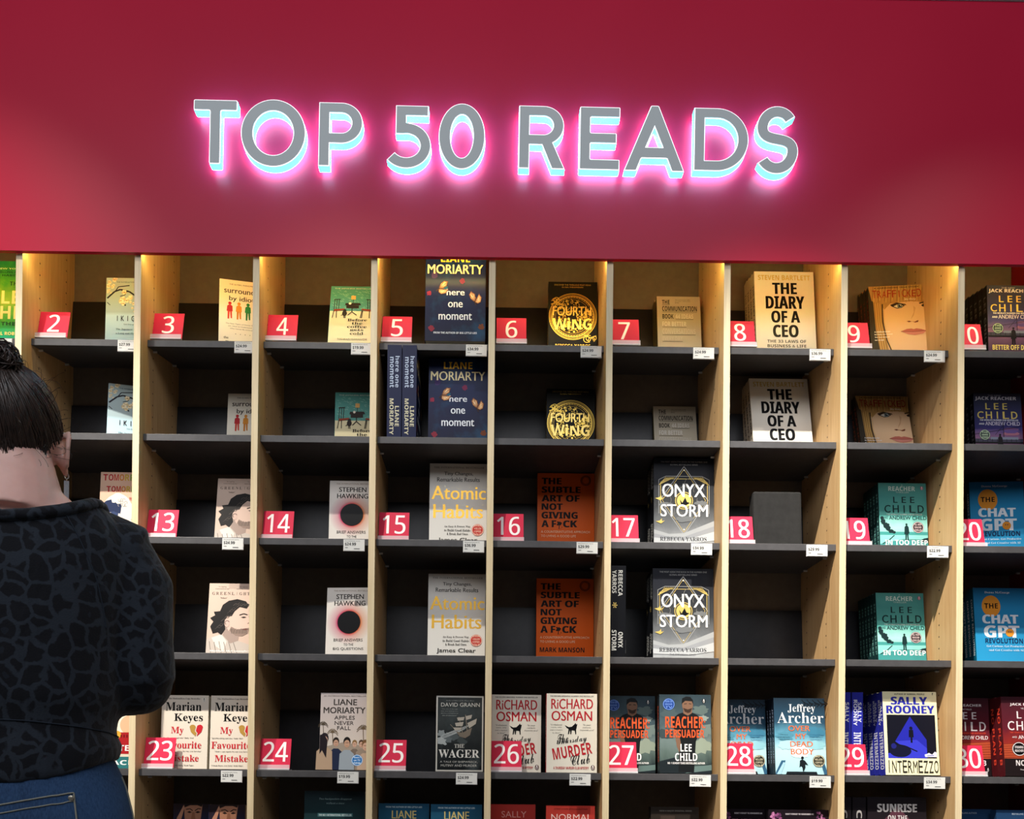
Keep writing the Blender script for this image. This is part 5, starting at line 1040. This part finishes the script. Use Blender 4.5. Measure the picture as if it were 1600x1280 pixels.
# jeans
je = MB(); je.rings([(.80, 0, .005, .168, .125), (.86, 0, .0, .172, .130), (.93, 0, -.002, .168, .126), (.98, 0, 0, .156, .118), (1.03, 0, 0, .134, .104)], 40, DENIM, 2.3)
for s in (-1, 1): je.tube([(s * .086, 0, .88), (s * .095, .005, .72), (s * .098, .012, .48), (s * .1, .0, .28), (s * .1, -.005, .05)], [.088, .082, .064, .058, .052], 20, DENIM)
jo = vox(je, 'jeans', per, DENIM, .0075, 4); bvj = snapper(jo)
def pocket(x0, x1, zt, zb):
    st_ = MB(); pk = MB(); cor = [(x0, zt - .012), (x1, zt + .012), (x1 + .004, zb), ((x0 + x1) / 2, zb - .03), (x0 + .006, zb)]
    grid = [[snap(bvj, (x0 + (x1 - x0) * i / 8, -.16, zt - .012 + .024 * i / 8 + (zb - zt) * j / 8), .0022) for i in range(9)] for j in range(9)]
    pk.add([p for r in grid for p in r], [(j * 9 + i, (j + 1) * 9 + i, (j + 1) * 9 + i + 1, j * 9 + i + 1) for j in range(8) for i in range(8)], DENIM); po = pk.build('back_pocket', jo, smooth=True)
    def run(a, b, off=.003): return [snap(bvj, (a[0] + (b[0] - a[0]) * k / 12, -.16, a[1] + (b[1] - a[1]) * k / 12), off) for k in range(13)]
    for a, b in ((cor[0], cor[1]), (cor[1], cor[2]), (cor[0], cor[4])): st_.tube(run(a, b), .0012, 5, STITCH, True)
    dn = (0, -.013); st_.tube(run((cor[0][0], cor[0][1] - .012), (cor[1][0], cor[1][1] - .012)), .001, 5, STITCH, True)
    st_.build('stitching', po); rv = MB(); p = snap(bvj, (x1 - .006, -.16, zt + .004), .0045); rv.ell(p, (.004, .002, .004), mat('b9b4a6', .3, .8), 12, 8); rv.build('rivet', po)
pocket(.0, .118, .972, .86); pocket(-.125, -.03, .972, .86)
js = MB(); js.tube([snap(bvj, (.165, -.02 - .0, z), .001) for z in np.linspace(1.0, .8, 20)], .0011, 5, STITCH, True); js.build('side_seam', jo)
for s in (-1, 1):
    sh_ = MB(); sh_.ell((s * .1, .04, .032), (.045, .125, .034), mat('e4e2de', .6), 20, 12); sh_.box(s * .1 - .043, s * .1 + .043, -.075, .155, 0, .018, mat('d9d7d2', .6)); sh_.build('shoe', per, smooth=False)
# hair: close cap, combed strands up to the bun, the bun itself and loose wisps
BUN = Vector((-.020, -.028, 1.596))
hr = MB(); rn = random.Random(21)
def onhead(az, elv, k=1.0):
    return Vector((HC[0] + .0700 * k * math.cos(elv) * math.sin(az), HC[1] - .0945 * k * math.cos(elv) * math.cos(az), HZc + .012 + .092 * k * math.sin(elv)))
def hairline(az):
    """lowest elevation with hair: nape low, rising over the ears, high at the brow"""
    q = abs(az); return R(-39 + 7 * math.sin(az * 9)) if q < .75 else (R(-39) + (q - .75) * R(55) if q < 1.45 else (R(-0.5) + (q - 1.45) * R(34)))
nu, nv = 56, 22; vs = []
for j in range(nv + 1):
    for i in range(nu):
        az = -math.pi + 2 * math.pi * i / nu; e0 = hairline(az); elv = e0 + (math.pi / 2 - e0) * j / nv; vs.append(onhead(az, elv, .985 + .015 * min(j / 4, 1)))
hr.add(vs, [(j * nu + i, j * nu + (i + 1) % nu, (j + 1) * nu + (i + 1) % nu, (j + 1) * nu + i) for j in range(nv) for i in range(nu)], HAIRM)
bdir = (BUN - Vector(HC)); baz = 0.0; bel = 1.25
def strand(az, k, r, n=9, jit=.05):
    e0 = hairline(az) - rn.gauss(.02, .07); p = []
    for i in range(n):
        t = i / (n - 1); q = t ** .9; a = az * (1 - q) + (-.25) * q + rn.uniform(-jit, jit) * (1 - t); el = e0 + (1.28 - e0) * q; p.append(onhead(a, el, k + .022 * math.sin(math.pi * min(t * 1.1, 1)) * rn.uniform(.1, 1)))
    p[-1] = BUN + Vector((rn.uniform(-.02, .02), rn.uniform(-.02, .02), -.012)); return p, [r * (.5 + .8 * min(i / 3, 1)) for i in range(n)]
for i in range(620):
    p, r = strand(rn.uniform(-2.4, 2.4) if i % 3 else rn.uniform(-1.5, 1.5), rn.uniform(.99, 1.03), rn.uniform(.0009, .0022)); hr.tube(p, r, 5, HAIRM, False)
ho = hr.build('hair', per, smooth=True)
bn = MB(); bn.ell(BUN, (.023, .022, .020), HAIRM, 20, 12)
for i in range(260):
    ax = Vector((rn.gauss(0, 1), rn.gauss(0, 1), rn.gauss(0, .7))).normalized(); u = ax.cross(Vector((.3, .2, .9))).normalized(); w = ax.cross(u); q = rn.uniform(.017, .029); sq = rn.uniform(.7, 1); a0 = rn.uniform(0, 6); c = BUN + ax * rn.uniform(-.011, .011)
    bn.tube([c + (u * math.cos(a0 + t * .42) + w * math.sin(a0 + t * .42) * sq) * (q + .004 * math.sin(t)) for t in range(13)], rn.uniform(.0006, .0016), 5, HAIRM, False)
bn.build('hair_bun', ho, smooth=True)
wi = MB()
for i in range(90):
    az = rn.choice((rn.uniform(.9, 1.6), rn.uniform(-.6, .8), rn.uniform(.3, 1.4))); el = rn.uniform(-.6, .9); p0 = onhead(az, el, 1.0); out = (p0 - Vector(HC)).normalized(); d = Vector((rn.uniform(-.6, .8), rn.uniform(-.5, .3), rn.uniform(-.9, .7)))
    L = rn.uniform(.012, .035); wi.tube([p0 + out * L * .45 * math.sin(t * .5) + d * L * t / 4 for t in range(6)], .00028, 3, HAIRM, False)
for i in range(110):
    az = rn.uniform(-.9, .95); p0 = onhead(az, hairline(az) + .05, 1.0); q = Vector((p0.x * .86, p0.y * .9 + .004, p0.z - rn.uniform(.012, .045))); wi.tube([p0, p0.lerp(q, .5) + Vector((0, -.004, 0)), q], [.0008, .0006, .0002], 4, HAIRM, False)
for i in range(420):
    az = rn.uniform(-1.1, 1.05); p0 = onhead(az, hairline(az) + rn.uniform(-.02, .12), 1.012); q = Vector((p0.x * .93 + rn.uniform(-.004, .004), p0.y * .93 + .002, p0.z - rn.uniform(.006, .034))); wi.tube([p0, p0.lerp(q, .5) + Vector((0, -.0025, 0)), q], [.0006, .0005, .0002], 3, HAIRM, False)
wi.build('loose_hair', ho)
ey_ = None
for s in (-1, 1):
    eb = MB(); eb.ell((HC[0] + s * .029, HC[1] + .083, HZc + .012), (.012, .010, .009), mat('e9e4de', .3), 14, 10); eb.ell((HC[0] + s * .029, HC[1] + .0915, HZc + .012), (.0052, .0025, .0052), mat('3a261a', .2), 12, 8); eb.build('eye', per, smooth=True)
er = MB(); ex = HC[0] + .076; ey = HC[1] + .010; ez = HZc - .042; SIL = mat('c9cbd0', .25, .9)
er.tube([(ex + .003 * math.cos(t * .7), ey, ez - .003 + .004 * math.sin(t * .7)) for t in range(10)], .0009, 6, SIL, False); er.box(ex - .0035, ex + .0035, ey - .0006, ey + .0006, ez - .046, ez - .010, SIL); er.tube([(ex, ey, ez - .006), (ex, ey, ez - .012)], .0008, 5, SIL)
er.build('earring', per)
